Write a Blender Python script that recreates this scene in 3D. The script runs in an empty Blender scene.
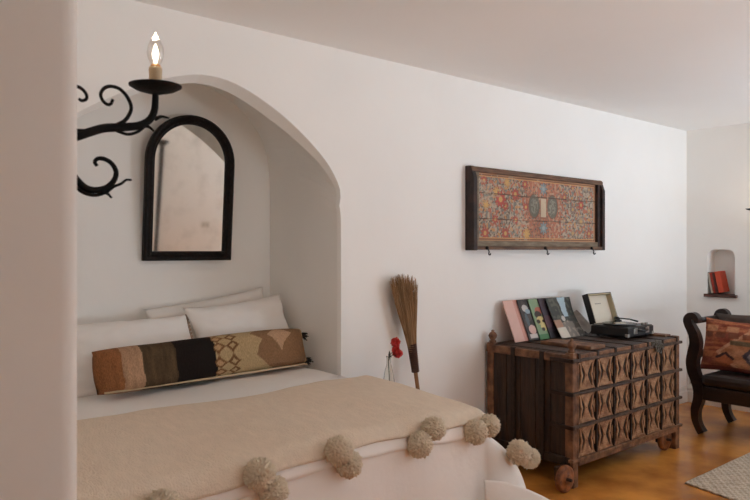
import bpy, bmesh, math, random
import numpy as np
from mathutils import Vector, Matrix, noise as mnoise
random.seed(7); np.random.seed(7)
sc = bpy.context.scene
COL = sc.collection
PI = math.pi

# ------------------------------------------------------------------ camera
cam_d = bpy.data.cameras.new('camera'); cam = bpy.data.objects.new('camera', cam_d); COL.objects.link(cam)
cam.location = (0, 0, 1.5)
cam.rotation_euler = (math.radians(90), 0, -math.radians(90 - 49.748))
cam_d.sensor_width = 36; cam_d.lens = 36 * 690 / 750
cam_d.clip_start = 0.02
cam_d.dof.use_dof = True; cam_d.dof.focus_distance = 4.5; cam_d.dof.aperture_fstop = 9.0
sc.camera = cam

# ------------------------------------------------------------------ world, light, exposure
w = bpy.data.worlds.new('sky'); sc.world = w; w.use_nodes = True
w.node_tree.nodes['Background'].inputs[0].default_value = (0.75, 0.86, 1.0, 1)
w.node_tree.nodes['Background'].inputs[1].default_value = 1.0

def area(name, loc, rot, sx, sy, power, col):
    l = bpy.data.lights.new(name, 'AREA'); l.shape = 'RECTANGLE'; l.size = sx; l.size_y = sy
    l.energy = power; l.color = col
    o = bpy.data.objects.new(name, l); COL.objects.link(o); o.location = loc; o.rotation_euler = rot
    return o
# daylight through the tall window, then an added fill light in the left opening
area('daylight_front', (5.87, -1.30, 1.55), (math.radians(90+10), 0, 0), 1.35, 1.8, 2, (0.88, 0.97, 1.06))
area('fill_light_left', (2.20, -1.30, 1.72), (math.radians(90+10), 0, 0), 1.3, 1.45, 3, (0.94, 0.975, 1.0))
# uplights added outside both openings to brighten the ceiling and the bed top
area('uplight_front', (5.87, -1.75, 0.85), (math.radians(90+82), 0, 0), 1.35, 1.2, 320, (0.80, 0.955, 1.11))
area('uplight_left', (2.20, -1.80, 1.00), (math.radians(90+74), 0, 0), 1.3, 1.3, 118, (0.96, 0.975, 0.975))

sc.view_settings.view_transform = 'Standard'
sc.view_settings.look = 'None'
sc.view_settings.gamma = 1.0
sc.view_settings.use_curve_mapping = False
sc.view_settings.exposure = -0.40
sc.cycles.max_bounces = 16
sc.cycles.diffuse_bounces = 14
sc.cycles.transparent_max_bounces = 12
sc.cycles.use_denoising = True
sc.cycles.sample_clamp_indirect = 6.0
sc.cycles.caustics_reflective = False
sc.cycles.caustics_refractive = False

# ------------------------------------------------------------------ helpers
def lin(h):
    if isinstance(h, str):
        h = h.lstrip('#'); h = [int(h[i:i+2], 16)/255 for i in (0, 2, 4)]
    return tuple(c/12.92 if c <= 0.04045 else ((c+0.055)/1.055)**2.4 for c in h)
def rgb(h): return np.array(lin(h))

def mat(name, h, rough=0.7, metal=0.0, var=0.0, vscale=6.0, bump=0.0, bscale=60.0, stretch=None, h2=None, emit=None, spec=None):
    m = bpy.data.materials.new(name); m.use_nodes = True
    nt = m.node_tree; b = nt.nodes['Principled BSDF']
    c = lin(h)
    b.inputs['Base Color'].default_value = (*c, 1); b.inputs['Roughness'].default_value = rough
    b.inputs['Metallic'].default_value = metal
    if spec is not None: b.inputs['Specular IOR Level'].default_value = spec
    tc = nt.nodes.new('ShaderNodeTexCoord'); mp = nt.nodes.new('ShaderNodeMapping')
    nt.links.new(tc.outputs['Object'], mp.inputs['Vector'])
    if stretch: mp.inputs['Scale'].default_value = stretch
    if var > 0 or h2:
        n = nt.nodes.new('ShaderNodeTexNoise'); n.inputs['Scale'].default_value = vscale; n.inputs['Detail'].default_value = 6
        nt.links.new(mp.outputs[0], n.inputs['Vector'])
        r = nt.nodes.new('ShaderNodeValToRGB')
        c2 = lin(h2) if h2 else tuple(x*(1-var) for x in c)
        r.color_ramp.elements[0].position = 0.35; r.color_ramp.elements[1].position = 0.68
        r.color_ramp.elements[0].color = (*c2, 1); r.color_ramp.elements[1].color = (*c, 1)
        nt.links.new(n.outputs['Fac'], r.inputs['Fac']); nt.links.new(r.outputs['Color'], b.inputs['Base Color'])
    if bump > 0:
        n2 = nt.nodes.new('ShaderNodeTexNoise'); n2.inputs['Scale'].default_value = bscale; n2.inputs['Detail'].default_value = 5
        nt.links.new(mp.outputs[0], n2.inputs['Vector'])
        bp = nt.nodes.new('ShaderNodeBump'); bp.inputs['Strength'].default_value = bump; bp.inputs['Distance'].default_value = 0.02
        nt.links.new(n2.outputs['Fac'], bp.inputs['Height']); nt.links.new(bp.outputs['Normal'], b.inputs['Normal'])
    if emit:
        b.inputs['Emission Color'].default_value = (*lin(emit[0]), 1); b.inputs['Emission Strength'].default_value = emit[1]
    return m

def mat_attr(name, rough=0.9, bump=0.15, bscale=250, stretch=None, var=0.18, spec=0.2):
    """woven / printed surface: the pattern sits in the mesh's colour attribute"""
    m = bpy.data.materials.new(name); m.use_nodes = True; nt = m.node_tree; b = nt.nodes['Principled BSDF']
    a = nt.nodes.new('ShaderNodeAttribute'); a.attribute_name = 'pattern'
    tc = nt.nodes.new('ShaderNodeTexCoord'); mp = nt.nodes.new('ShaderNodeMapping')
    nt.links.new(tc.outputs['Object'], mp.inputs['Vector'])
    if stretch: mp.inputs['Scale'].default_value = stretch
    n = nt.nodes.new('ShaderNodeTexNoise'); n.inputs['Scale'].default_value = bscale; n.inputs['Detail'].default_value = 3
    nt.links.new(mp.outputs[0], n.inputs['Vector'])
    mr = nt.nodes.new('ShaderNodeMapRange'); mr.inputs['From Min'].default_value = 0.3; mr.inputs['From Max'].default_value = 0.7
    mr.inputs['To Min'].default_value = 1 - var; mr.inputs['To Max'].default_value = 1 + var*0.5
    nt.links.new(n.outputs['Fac'], mr.inputs['Value'])
    mx = nt.nodes.new('ShaderNodeVectorMath'); mx.operation = 'SCALE'
    nt.links.new(a.outputs['Color'], mx.inputs[0]); nt.links.new(mr.outputs[0], mx.inputs['Scale'])
    nt.links.new(mx.outputs[0], b.inputs['Base Color'])
    bp = nt.nodes.new('ShaderNodeBump'); bp.inputs['Strength'].default_value = bump; bp.inputs['Distance'].default_value = 0.01
    nt.links.new(n.outputs['Fac'], bp.inputs['Height']); nt.links.new(bp.outputs['Normal'], b.inputs['Normal'])
    b.inputs['Roughness'].default_value = rough; b.inputs['Specular IOR Level'].default_value = spec
    return m

class MB:
    def __init__(s): s.v = []; s.f = []; s.smooth = []
    def add(s, vs, fs, smooth=False):
        k = len(s.v); s.v += [tuple(p) for p in vs]; s.f += [tuple(i+k for i in f) for f in fs]; s.smooth += [smooth]*len(fs)
        return s
    def box(s, x0, y0, z0, x1, y1, z1, M=None):
        vs = [(x0,y0,z0),(x1,y0,z0),(x1,y1,z0),(x0,y1,z0),(x0,y0,z1),(x1,y0,z1),(x1,y1,z1),(x0,y1,z1)]
        if M: vs = [M @ Vector(p) for p in vs]
        return s.add(vs, [(0,3,2,1),(4,5,6,7),(0,1,5,4),(1,2,6,5),(2,3,7,6),(3,0,4,7)])
    def tube(s, pts, r, n=10, cap=True, flat=None):
        pts = [Vector(p) for p in pts]; m = len(pts)
        rs = list(r) if hasattr(r, '__len__') else [r]*m
        t0 = (pts[1]-pts[0]).normalized()
        up = Vector((0,0,1)) if abs(t0.z) < 0.9 else Vector((1,0,0))
        nx = t0.cross(up).normalized(); vs = []; fs = []
        for i in range(m):
            a = pts[max(0,i-1)]; b = pts[min(m-1,i+1)]; t = (b-a).normalized()
            nx = (nx - t*nx.dot(t)); nx = nx.normalized() if nx.length > 1e-6 else t.orthogonal().normalized()
            ny = t.cross(nx)
            for k in range(n):
                an = 2*PI*k/n; vs.append(pts[i] + (nx*math.cos(an) + ny*math.sin(an))*rs[i])
        for i in range(m-1):
            for k in range(n):
                k2 = (k+1) % n; fs.append((i*n+k, i*n+k2, (i+1)*n+k2, (i+1)*n+k))
        if cap: fs.append(tuple(range(n-1,-1,-1))); fs.append(tuple((m-1)*n+k for k in range(n)))
        return s.add(vs, fs, True)
    def lathe(s, prof, n=24, c=(0,0,0), M=None):
        vs = []; fs = []; m = len(prof)
        for (r, z) in prof:
            for k in range(n):
                an = 2*PI*k/n; p = Vector((r*math.cos(an), r*math.sin(an), z))
                if M: p = M @ p
                vs.append(p + Vector(c))
        for i in range(m-1):
            for k in range(n):
                k2 = (k+1) % n; fs.append((i*n+k, i*n+k2, (i+1)*n+k2, (i+1)*n+k))
        fs.append(tuple(range(n-1,-1,-1))); fs.append(tuple((m-1)*n+k for k in range(n)))
        return s.add(vs, fs, True)
    def prism(s, poly, a, b, fn):
        """poly: 2D points; fn(u, v, d) -> 3D; extruded from d=a to d=b"""
        n = len(poly); vs = [fn(u,v,a) for u,v in poly] + [fn(u,v,b) for u,v in poly]
        fs = [tuple(range(n-1,-1,-1)), tuple(range(n,2*n))] + [(i,(i+1)%n,n+(i+1)%n,n+i) for i in range(n)]
        return s.add(vs, fs)
    def ribbon(s, pts, wd, a, b, fn):
        """a strip of width wd (number or list) along a 2D path, extruded a..b"""
        n = len(pts); ws = wd if hasattr(wd,'__len__') else [wd]*n; L = []; R = []
        for i in range(n):
            p = Vector(pts[max(0,i-1)]); q = Vector(pts[min(n-1,i+1)]); t = (q-p).normalized(); nn = Vector((-t.y,t.x))
            c = Vector(pts[i]); L.append(c+nn*ws[i]/2); R.append(c-nn*ws[i]/2)
        vs = []; fs = []
        for i in range(n):
            vs += [fn(L[i].x,L[i].y,a), fn(R[i].x,R[i].y,a), fn(R[i].x,R[i].y,b), fn(L[i].x,L[i].y,b)]
        for i in range(n-1):
            k = 4*i
            for j in range(4): fs.append((k+j, k+(j+1)%4, k+4+(j+1)%4, k+4+j))
        fs += [(3,2,1,0), tuple(4*(n-1)+j for j in range(4))]
        return s.add(vs, fs)

def root_loc(p):
    while p.parent: p = p.parent
    return p['_base'] if '_base' in p.keys() else (0,0,0)
def obj(name, mb, m, parent=None, bevel=0, local=False, smooth=None, sub=0, fixn=True):
    """one mesh object; geometry is given in world coordinates unless local"""
    me = bpy.data.meshes.new(name)
    off = Vector((0,0,0))
    if parent is not None and not local: off = Vector(BASE[parent.name])
    me.from_pydata([tuple(Vector(p)-off) for p in mb.v], [], mb.f)
    me.polygons.foreach_set('use_smooth', mb.smooth if smooth is None else [smooth]*len(mb.f))
    if fixn:
        bm = bmesh.new(); bm.from_mesh(me); bmesh.ops.recalc_face_normals(bm, faces=bm.faces); bm.to_mesh(me); bm.free()
    me.materials.append(m); me.update()
    o = bpy.data.objects.new(name, me); COL.objects.link(o)
    if parent is not None: o.parent = parent; BASE[o.name] = BASE[parent.name]
    if bevel: bv = o.modifiers.new('bevel', 'BEVEL'); bv.width = bevel; bv.segments = 2; bv.limit_method = 'ANGLE'
    if sub: ss = o.modifiers.new('sub', 'SUBSURF'); ss.levels = sub; ss.render_levels = sub
    return o
BASE = {}
def tag(o, label, cat, group=None, kind=None):
    o['label'] = label; o['category'] = cat
    if group: o['group'] = group
    if kind: o['kind'] = kind
    return o
def thing(name, label, cat, loc=(0,0,0), rot=(0,0,0), group=None):
    o = bpy.data.objects.new(name, None); COL.objects.link(o); o.location = loc; o.rotation_euler = rot
    o.empty_display_size = 0.05
    BASE[o.name] = tuple(loc)
    return tag(o, label, cat, group)
def struct(name, mb, m, **k):
    o = obj(name, mb, m, **k); o['kind'] = 'structure'; return o
def copy_tree(o, parent=None):
    c = o.copy(); COL.objects.link(c)
    if parent: c.parent = parent
    for ch in list(o.children): copy_tree(ch, c)
    return c
def spline(pts, n=6):
    """Catmull-Rom through points of any dimension"""
    P = [np.array(p, float) for p in pts]; P = [2*P[0]-P[1]] + P + [2*P[-1]-P[-2]]; out = []
    for i in range(1, len(P)-2):
        for k in range(n):
            t = k/n; a, b, c, d = P[i-1], P[i], P[i+1], P[i+2]
            out.append(0.5*((2*b)+(c-a)*t+(2*a-5*b+4*c-d)*t*t+(3*b-a-3*c+d)*t**3))
    out.append(P[-2]); return [tuple(float(x) for x in p) for p in out]
def nz(x, y, z=0.0): return mnoise.noise(Vector((x, y, z)))

def grid_obj(name, nu, nv, pos, colf, m, parent=None, thick=0.0, offset=-1, local=True, smooth=True, wrap=False):
    """grid sheet: pos(u,v)->3D, colf(U,V arrays)->(N,3) linear colours kept in attribute 'pattern'"""
    us = np.linspace(0,1,nu); vs = np.linspace(0,1,nv)
    V = [pos(u,v) for v in vs for u in us]
    Fc = [(j*nu+i, j*nu+i+1, (j+1)*nu+i+1, (j+1)*nu+i) for j in range(nv-1) for i in range(nu-1)]
    mb = MB(); mb.add(V, Fc, smooth)
    o = obj(name, mb, m, parent, local=local, fixn=False)
    if colf is not None:
        U, W = np.meshgrid(us, vs); c = colf(U.ravel(), W.ravel())
        at = o.data.attributes.new('pattern', 'FLOAT_COLOR', 'POINT')
        at.data.foreach_set('color', np.column_stack([c, np.ones(len(c))]).astype(np.float32).ravel())
    if thick: so = o.modifiers.new('solid', 'SOLIDIFY'); so.thickness = thick; so.offset = offset
    return o

# ------------------------------------------------------------------ materials
PLASTER = mat('white_lime_plaster', '#f4f2ee', 0.9, var=0.03, vscale=1.6, bump=0.12, bscale=7.0, spec=0.15)
CEIL = mat('ceiling_plaster', '#f5f3f0', 0.92, var=0.02, vscale=1.2, bump=0.08, bscale=6.0, spec=0.1)
FLOOR = mat('stained_concrete_floor', '#dd9442', 0.27, h2='#a4672f', vscale=3.0, bump=0.03, bscale=9)
BASEB = mat('white_painted_baseboard', '#e2dcd5', 0.5)
IRON = mat('black_wrought_iron', '#0b0908', 0.7, 0.0, spec=0.2, bump=0.2, bscale=90)
LINEN = mat('white_cotton', '#efebe6', 0.95, bump=0.3, bscale=9, spec=0.1)
PILLOW = mat('white_pillow_cotton', '#f3efea', 0.95, bump=0.08, bscale=18, spec=0.1)
THROW = mat('beige_woven_wool', '#e4d2bd', 0.97, var=0.07, vscale=40, bump=0.35, bscale=170, stretch=(1,0.35,1), spec=0.05)
POM = mat('beige_yarn', '#eddcc2', 0.98, var=0.3, vscale=70, spec=0.05)
DKFRAME = mat('black_brown_carved_wood', '#1c110c', 0.6, spec=0.25, h2='#0c0705', vscale=40, bump=0.4, bscale=60)
DKWOOD = mat('dark_stained_wood', '#2f1c13', 0.38, h2='#1d100b', vscale=10, bump=0.15, bscale=30, stretch=(1,1,4))
LEATHER = mat('dark_brown_leather', '#2a1c16', 0.42, var=0.2, vscale=20, bump=0.15, bscale=160)
WOODSIDE = mat('weathered_dark_plank', '#40260f', 0.6, h2='#1c0f07', vscale=9, bump=0.4, bscale=28, stretch=(1,3,0.5))
WOODTOP = mat('weathered_chest_top', '#4f321e', 0.55, h2='#23130a', vscale=11, bump=0.35, bscale=30, stretch=(3,0.6,1))
CARVE = mat('worn_carved_wood', '#b38a66', 0.65, h2='#7d5436', vscale=22, bump=0.35, bscale=60)
RAILW = mat('worn_chest_rail', '#8d6242', 0.6, h2='#4d2e1a', vscale=16, bump=0.35, bscale=50)
RECESS = mat('dark_chest_recess', '#180c06', 0.8, h2='#0d0603', vscale=20)
STRAP = mat('rusty_iron_strap', '#3a2a21', 0.6, 0.4, var=0.4, vscale=30, bump=0.3, bscale=70)
STRAW = mat('brown_straw', '#b8926a', 0.85, h2='#80603f', vscale=1.0, stretch=(90,90,3))
BIND = mat('broom_binding_cord', '#553527', 0.9, bump=0.6, bscale=200)
HANDLE = mat('tan_broom_handle', '#9b6a3c', 0.6, var=0.3, vscale=20)

# ------------------------------------------------------------------ room shell
XW, YM, YB, H = 6.785, 3.228, 4.004, 2.68     # far wall, main wall, alcove back, ceiling
XL, YF = -1.6, -1.2                            # behind the camera
XP, YP = 0.3235, 1.04                           # partition beside the bed
arch_pts = [(0.50,0.0),(0.50,1.15),(0.53,1.42),(0.62,1.68),(0.76,1.90),(0.90,2.045),(0.985,2.12),(1.07,2.175),(1.22,2.26),(1.372,2.332),
            (1.549,2.384),(1.66,2.390),(1.756,2.378),(1.86,2.345),(1.96,2.30),(2.06,2.248),(2.154,2.188),(2.27,2.10),
            (2.372,2.005),(2.440,1.91),(2.472,1.83),(2.458,1.775),(2.470,1.70),(2.472,1.50),(2.472,0.0)]
arch = [arch_pts[0]] + spline(arch_pts[1:-1], 4) + [arch_pts[-1]]
back_pts = [(0.50,0.0),(0.50,1.9),(0.53,2.08),(0.60,2.22),(0.80,2.42),(1.10,2.53),(1.55,2.575),(1.96,2.535),(2.18,2.458),(2.33,2.33),(2.42,2.19),(2.456,2.03),(2.463,1.8),(2.465,0.0)]
back = [back_pts[0]] + spline(back_pts[1:-1], 5) + [back_pts[-1]]
def resample(P, n):
    P = np.array(P); d = np.r_[0, np.cumsum(np.linalg.norm(np.diff(P,axis=0),axis=1))]; t = np.linspace(0,d[-1],n)
    return [(float(np.interp(x,d,P[:,0])), float(np.interp(x,d,P[:,1]))) for x in t]
NA = 121
archR = resample(arch, NA); backR = resample(back, NA)
mb = MB()
poly = [(XP-0.05,0)] + archR + [(XW+0.05,0),(XW+0.05,H),(XP-0.05,H)]
mb.add([(x,YM,z) for x,z in poly], [tuple(range(len(poly)))])
struct('wall_back', mb, PLASTER)
# alcove: rounded lip, then vault flaring to the taller back
def offs(P, r):
    out = []
    for i in range(len(P)):
        a = np.array(P[max(0,i-1)]); b = np.array(P[min(len(P)-1,i+1)]); t = (b-a)/np.linalg.norm(b-a)
        out.append((P[i][0]+t[1]*r, P[i][1]-t[0]*r))
    return out
rings = []; rl = 0.05; rd = 0.10
lipw = [0.30+0.70*min(1,max(0,(z-1.85)/0.40)) for _,z in archR]
for ki, kd in ((0,0),(0.003,0.002),(0.024,0.066),(0.030,0.084)):
    R_ = [tuple(a+(b-a)*lw for a,b in zip(p,q)) for (p,q,lw) in zip(archR, offs(archR, ki), lipw)]
    rings.append([(x, YM + kd*lw, max(0,z)) for (x,z),lw in zip(R_,lipw)])
rd = 0.084
inner = [(x,max(0,z)) for x,_,z in rings[-1]]
for k in range(1, 9):
    t = k/8; s_ = t*t*(3-2*t) if t < 1 else 1; s_ = 1-(1-t)**2.2
    rings.append([(a[0]*(1-s_)+b[0]*s_, YM+rd*lw+(YB-YM-rd*lw)*t, a[1]*(1-s_)+b[1]*s_) for a,b,lw in zip(inner, backR, lipw)])
mb = MB(); vs = [p for r in rings for p in r]; fs = []
for j in range(len(rings)-1):
    for i in range(NA-1): fs.append((j*NA+i, j*NA+i+1, (j+1)*NA+i+1, (j+1)*NA+i))
mb.add(vs, fs, False)
mb.add([(x,YB,z) for x,z in backR], [tuple(range(NA))])
struct('wall_alcove', mb, PLASTER, fixn=False)

def rect_wall(mb, A, B, z0, z1, P, holes=()):
    """quads covering a rectangle [A,B]x[z0,z1] minus rectangular holes; P(a,z)->3D"""
    xs = sorted({A,B,*[h[0] for h in holes],*[h[1] for h in holes]}); zs = sorted({z0,z1,*[h[2] for h in holes],*[h[3] for h in holes]})
    for i in range(len(xs)-1):
        for j in range(len(zs)-1):
            cx=(xs[i]+xs[i+1])/2; cz=(zs[j]+zs[j+1])/2
            if any(h[0]<cx<h[1] and h[2]<cz<h[3] for h in holes): continue
            mb.add([P(xs[i],zs[j]),P(xs[i+1],zs[j]),P(xs[i+1],zs[j+1]),P(xs[i],zs[j+1])], [(0,1,2,3)])
# far wall (right in the photo) with the small book recess
RY0, RY1, RZ0, RZ1, RD = 2.768, 3.024, 1.075, 1.505, 0.16
mb = MB(); FX = lambda a, z: (XW, a, z)
rect_wall(mb, YF-0.05, 2.6, 0, H, FX)
ym = (RY0+RY1)/2; rr = 0.07
arcR = [(RY1-rr+rr*math.cos(t), RZ1-rr+rr*math.sin(t)) for t in np.linspace(0,PI/2,9)]
arcL = [(RY0+rr-rr*math.cos(t), RZ1-rr+rr*math.sin(t)) for t in np.linspace(0,PI/2,9)]
pr = [(ym,0),(YM+0.05,0),(YM+0.05,H),(ym,H),(ym,RZ1)] + arcR[::-1] + [(RY1,RZ0),(ym,RZ0)]
pl = [(ym,0),(2.6,0),(2.6,H),(ym,H),(ym,RZ1)] + arcL[::-1] + [(RY0,RZ0),(ym,RZ0)]
for p in (pr, pl): mb.add([(XW,a,z) for a,z in p], [tuple(range(len(p)))])
rim = [(RY0,RZ0)] + arcL + arcR[::-1] + [(RY1,RZ0)]
n = len(rim)
mb.add([(XW,a,z) for a,z in rim]+[(XW+RD,a,z) for a,z in rim], [(i,i+1,n+i+1,n+i) for i in range(n-1)]+[(n-1,0,n,2*n-1), tuple(range(n,2*n))])
struct('wall_right', mb, PLASTER, fixn=False)
# wall behind the camera with a tall window and an added fill window
VX0, VX1, VZ0, VZ1 = 5.15, 6.60, 0.60, 2.50
UX0, UX1, UZ0, UZ1 = 1.50, 2.90, 0.95, 2.50
mb = MB(); rect_wall(mb, XL, XW+0.05, 0, H, lambda a,z:(a,YF,z), [(VX0,VX1,VZ0,VZ1),(UX0,UX1,UZ0,UZ1)])
for x0_,x1_,z0_,z1_ in ((VX0,VX1,VZ0,VZ1),(UX0,UX1,UZ0,UZ1)):
    for (a,b) in (((x0_,z0_),(x1_,z0_)),((x1_,z0_),(x1_,z1_)),((x1_,z1_),(x0_,z1_)),((x0_,z1_),(x0_,z0_))):
        mb.add([(a[0],YF,a[1]),(b[0],YF,b[1]),(b[0],YF-0.2,b[1]),(a[0],YF-0.2,a[1])], [(0,1,2,3)])
struct('wall_front', mb, PLASTER, fixn=False)
mb = MB(); rect_wall(mb, YF, YM, 0, H, lambda a,z:(XL,a,z)); struct('wall_left', mb, PLASTER)
# plastered partition that hides the head-side of the bed; soft rounded corner
mb = MB(); mb.box(XL-0.02, YP, -0.01, XP, YM+0.02, H+0.02)
o = struct('wall_partition', mb, PLASTER); bv = o.modifiers.new('bevel','BEVEL'); bv.width = 0.03; bv.segments = 5; bv.limit_method='ANGLE'
for p in o.data.polygons: p.use_smooth = True
# unseen stub wall added beside the camera to shade the end of the partition
mb = MB(); mb.box(XL, -0.50, 0, 1.42, -0.34, H); o = struct('wall_shade_stub', mb, PLASTER, bevel=0.02)
mb = MB(); mb.box(XL, YF-0.2, -0.08, XW+0.25, YB+0.1, 0.0); struct('floor', mb, FLOOR)
mb = MB(); mb.box(XL, YF-0.05, H, XW+0.05, YM+0.02, H+0.08); struct('ceiling', mb, CEIL)
# baseboards
def baseboard(name, P0, P1, inward):
    P0 = Vector(P0); P1 = Vector(P1); n_ = Vector(inward); mb = MB()
    prof = [(0,0),(0.018,0),(0.018,0.10),(0.012,0.115),(0.012,0.14),(0.006,0.155),(0,0.155)]
    k = len(prof); vs = [P0+n_*d+Vector((0,0,z)) for d,z in prof]+[P1+n_*d+Vector((0,0,z)) for d,z in prof]
    mb.add(vs, [(i,(i+1)%k,k+(i+1)%k,k+i) for i in range(k)]+[tuple(range(k)),tuple(range(2*k-1,k-1,-1))])
    return struct(name, mb, BASEB)
baseboard('baseboard_right', (XW,YF,0), (XW,YM,0), (-1,0,0))
baseboard('baseboard_back', (2.53,YM,0), (XW-0.018,YM,0), (0,-1,0))
# windows
FRAME = mat('white_window_frame', '#e6e2dc', 0.5)
GLASS = bpy.data.materials.new('window_glass'); GLASS.use_nodes = True
nt = GLASS.node_tree; nt.nodes.clear()
out = nt.nodes.new('ShaderNodeOutputMaterial'); mix = nt.nodes.new('ShaderNodeMixShader'); tr = nt.nodes.new('ShaderNodeBsdfTransparent'); gl = nt.nodes.new('ShaderNodeBsdfGlossy')
gl.inputs['Roughness'].default_value = 0.02; mix.inputs[0].default_value = 0.05
nt.links.new(tr.outputs[0], mix.inputs[1]); nt.links.new(gl.outputs[0], mix.inputs[2]); nt.links.new(mix.outputs[0], out.inputs[0])
def window(name, a0, a1, z0, z1, P, cols, rows):
    t = 0.05; mb = MB()
    def bar(u0,v0,u1,v1,d0=0.0,d1=0.05):
        A = [P(u,v,d) for d in (d0,d1) for u,v in ((u0,v0),(u1,v0),(u1,v1),(u0,v1))]
        mb.add(A, [(0,3,2,1),(4,5,6,7),(0,1,5,4),(1,2,6,5),(2,3,7,6),(3,0,4,7)])
    bar(a0,z0,a0+t,z1); bar(a1-t,z0,a1,z1); bar(a0+t,z0,a1-t,z0+t); bar(a0+t,z1-t,a1-t,z1)
    for i in range(1,cols): u = a0+(a1-a0)*i/cols; bar(u-0.015,z0+t,u+0.015,z1-t,0.01,0.04)
    for j in range(1,rows): v = z0+(z1-z0)*j/rows; bar(a0+t,v-0.012,a1-t,v+0.012,0.012,0.038)
    o = struct(name, mb, FRAME)
    g = MB(); g.add([P(a0+t,z0+t,0.025),P(a1-t,z0+t,0.025),P(a1-t,z1-t,0.025),P(a0+t,z1-t,0.025)], [(0,1,2,3)])
    BASE[o.name] = (0,0,0); obj('pane', g, GLASS, o)
window('window_1', VX0, VX1, VZ0, VZ1, lambda u,v,d:(u,YF-0.02-d,v), 2, 3)
window('fill_window', UX0, UX1, UZ0, UZ1, lambda u,v,d:(u,YF-0.02-d,v), 2, 3)  # added opening, lets fill light onto the bed and into the alcove


# ------------------------------------------------------------------ bed
bx0, bx1, by0, by1 = 0.58, 2.375, 2.075, 3.93
bed = thing('bed', 'wide bed in the arched alcove, buried under white covers and beige throw', 'bed', (1.48, 3.0, 0))
mb = MB(); mb.box(bx0+0.03,by0+0.03,0.22,bx1-0.03,by1,0.46); obj('bed_frame', mb, DKWOOD, bed, bevel=0.01)
mb = MB(); mb.box(bx0,by0,0.46,bx1,by1,0.765); obj('mattress', mb, LINEN, bed, bevel=0.05)
for x in (bx0+0.08,bx1-0.08):
    for y in (by0+0.08,by1-0.08):
        mb = MB(); mb.box(x-0.04,y-0.04,0,x+0.04,y+0.04,0.22); obj('leg', mb, DKWOOD, bed, bevel=0.005)

def drape(px, py, rise, r, wav, floorz, seed, sag=1.0):
    """where a point of a flat cloth lands when the cloth is laid over the bed"""
    X0,X1,Y0 = bx0+0.02, bx1-0.02, by0+0.03
    qx = min(max(px,X0),X1); qy = max(py,Y0)
    ox, oy = px-qx, py-qy; L = math.hypot(ox,oy)
    ztop = 0.765+rise + 0.012*nz(px*2.1,py*2.1,seed) + 0.006*nz(px*6,py*6,seed+3)
    # the cover slopes down a little towards the foot end and its corner
    ztop -= 0.045*sag*max(0,(2.62-py))**1.3
    ztop -= 0.018*max(0,min(1,(1.5-px)/0.6))*max(0,min(1,(2.7-py)/0.6))
    kx = min(1,max(0,(px-1.75)/0.7)); ky = min(1,max(0,(2.75-py)/0.7)); ztop -= 0.030*kx*kx*ky
    if L < 1e-9: return (px,py,ztop)
    nx_, ny_ = ox/L, oy/L
    q = r*PI/2
    if L < q: hx = r*math.sin(L/r); d = r*(1-math.cos(L/r))
    else: hx = r; d = r + (L-q)
    per = (qx if abs(ny_) > abs(nx_) else qy) + (math.atan2(ny_,nx_)*0.25)
    wv = (0.5+0.5*math.sin(per*11+seed))*0.6 + 0.5*nz(per*5,seed,d*1.2)
    flare = max(0,d-r)*(0.05+wav*wv) + 0.25*(1-math.exp(-max(0,d-r)/0.14))*max(0,nx_)*min(1,max(0,(2.75-qy)/0.45))*(rise<0.03)
    hx += flare
    z = ztop-d
    if z < floorz:
        ex = floorz-z; hx += ex*0.55; z = floorz + 0.012*abs(nz(per*9,ex*9,seed))
    return (qx+nx_*hx, qy+ny_*hx, z)

def sheet(name, ax, ay, xl, xr_room, xr_in, y0, y1, rise, r, wav, seed, m, thick, parent=None, floorz=0.012, edge=None):
    def pos(u, v):
        py = y0+(y1-y0)*v
        t = min(1,max(0,(py-3.02)/0.14)); t = t*t*(3-2*t)
        xr = xr_room*(1-t)+xr_in*t
        px = xl+(xr-xl)*u
        if edge: px, py = edge(px, py, u, v)
        return drape(px, py, rise, r, wav, floorz, seed)
    o = grid_obj(name, ax, ay, pos, None, m, parent, thick, offset=-1, local=True)
    return o
duvet = sheet('duvet', 190, 170, 0.56, 3.06, 2.40, 1.36, 3.95, 0.022, 0.075, 0.10, 1.3, LINEN, 0.012)
tag(duvet, 'white cotton bed cover hanging to the floor at the foot of the bed', 'bed cover')
BASE[duvet.name] = (0,0,0)
ridge = spline([(2.30,1.985,0.50),(2.39,1.907,0.484),(2.51,1.80,0.416),(2.60,1.735,0.33),(2.64,1.70,0.20),(2.66,1.69,0.02)],8)
def fpos(u, v):
    k = u*(len(ridge)-1); i_ = min(int(k),len(ridge)-2); a = Vector(ridge[i_]).lerp(Vector(ridge[i_+1]),k-i_); b = Vector((2.20+0.12*u,1.93-0.06*u,0.016)); t = v
    p = a.lerp(Vector((b.x,b.y,max(0.016,a.z-0.5*t))),t); p.z = max(0.014, a.z*(1-t)**0.8+0.016*t); p.y -= 0.025*math.sin(t*PI)*(1+math.sin(u*5)); return p
grid_obj('corner_fold', 60, 40, fpos, None, LINEN, duvet, 0.008, local=True)
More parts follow.
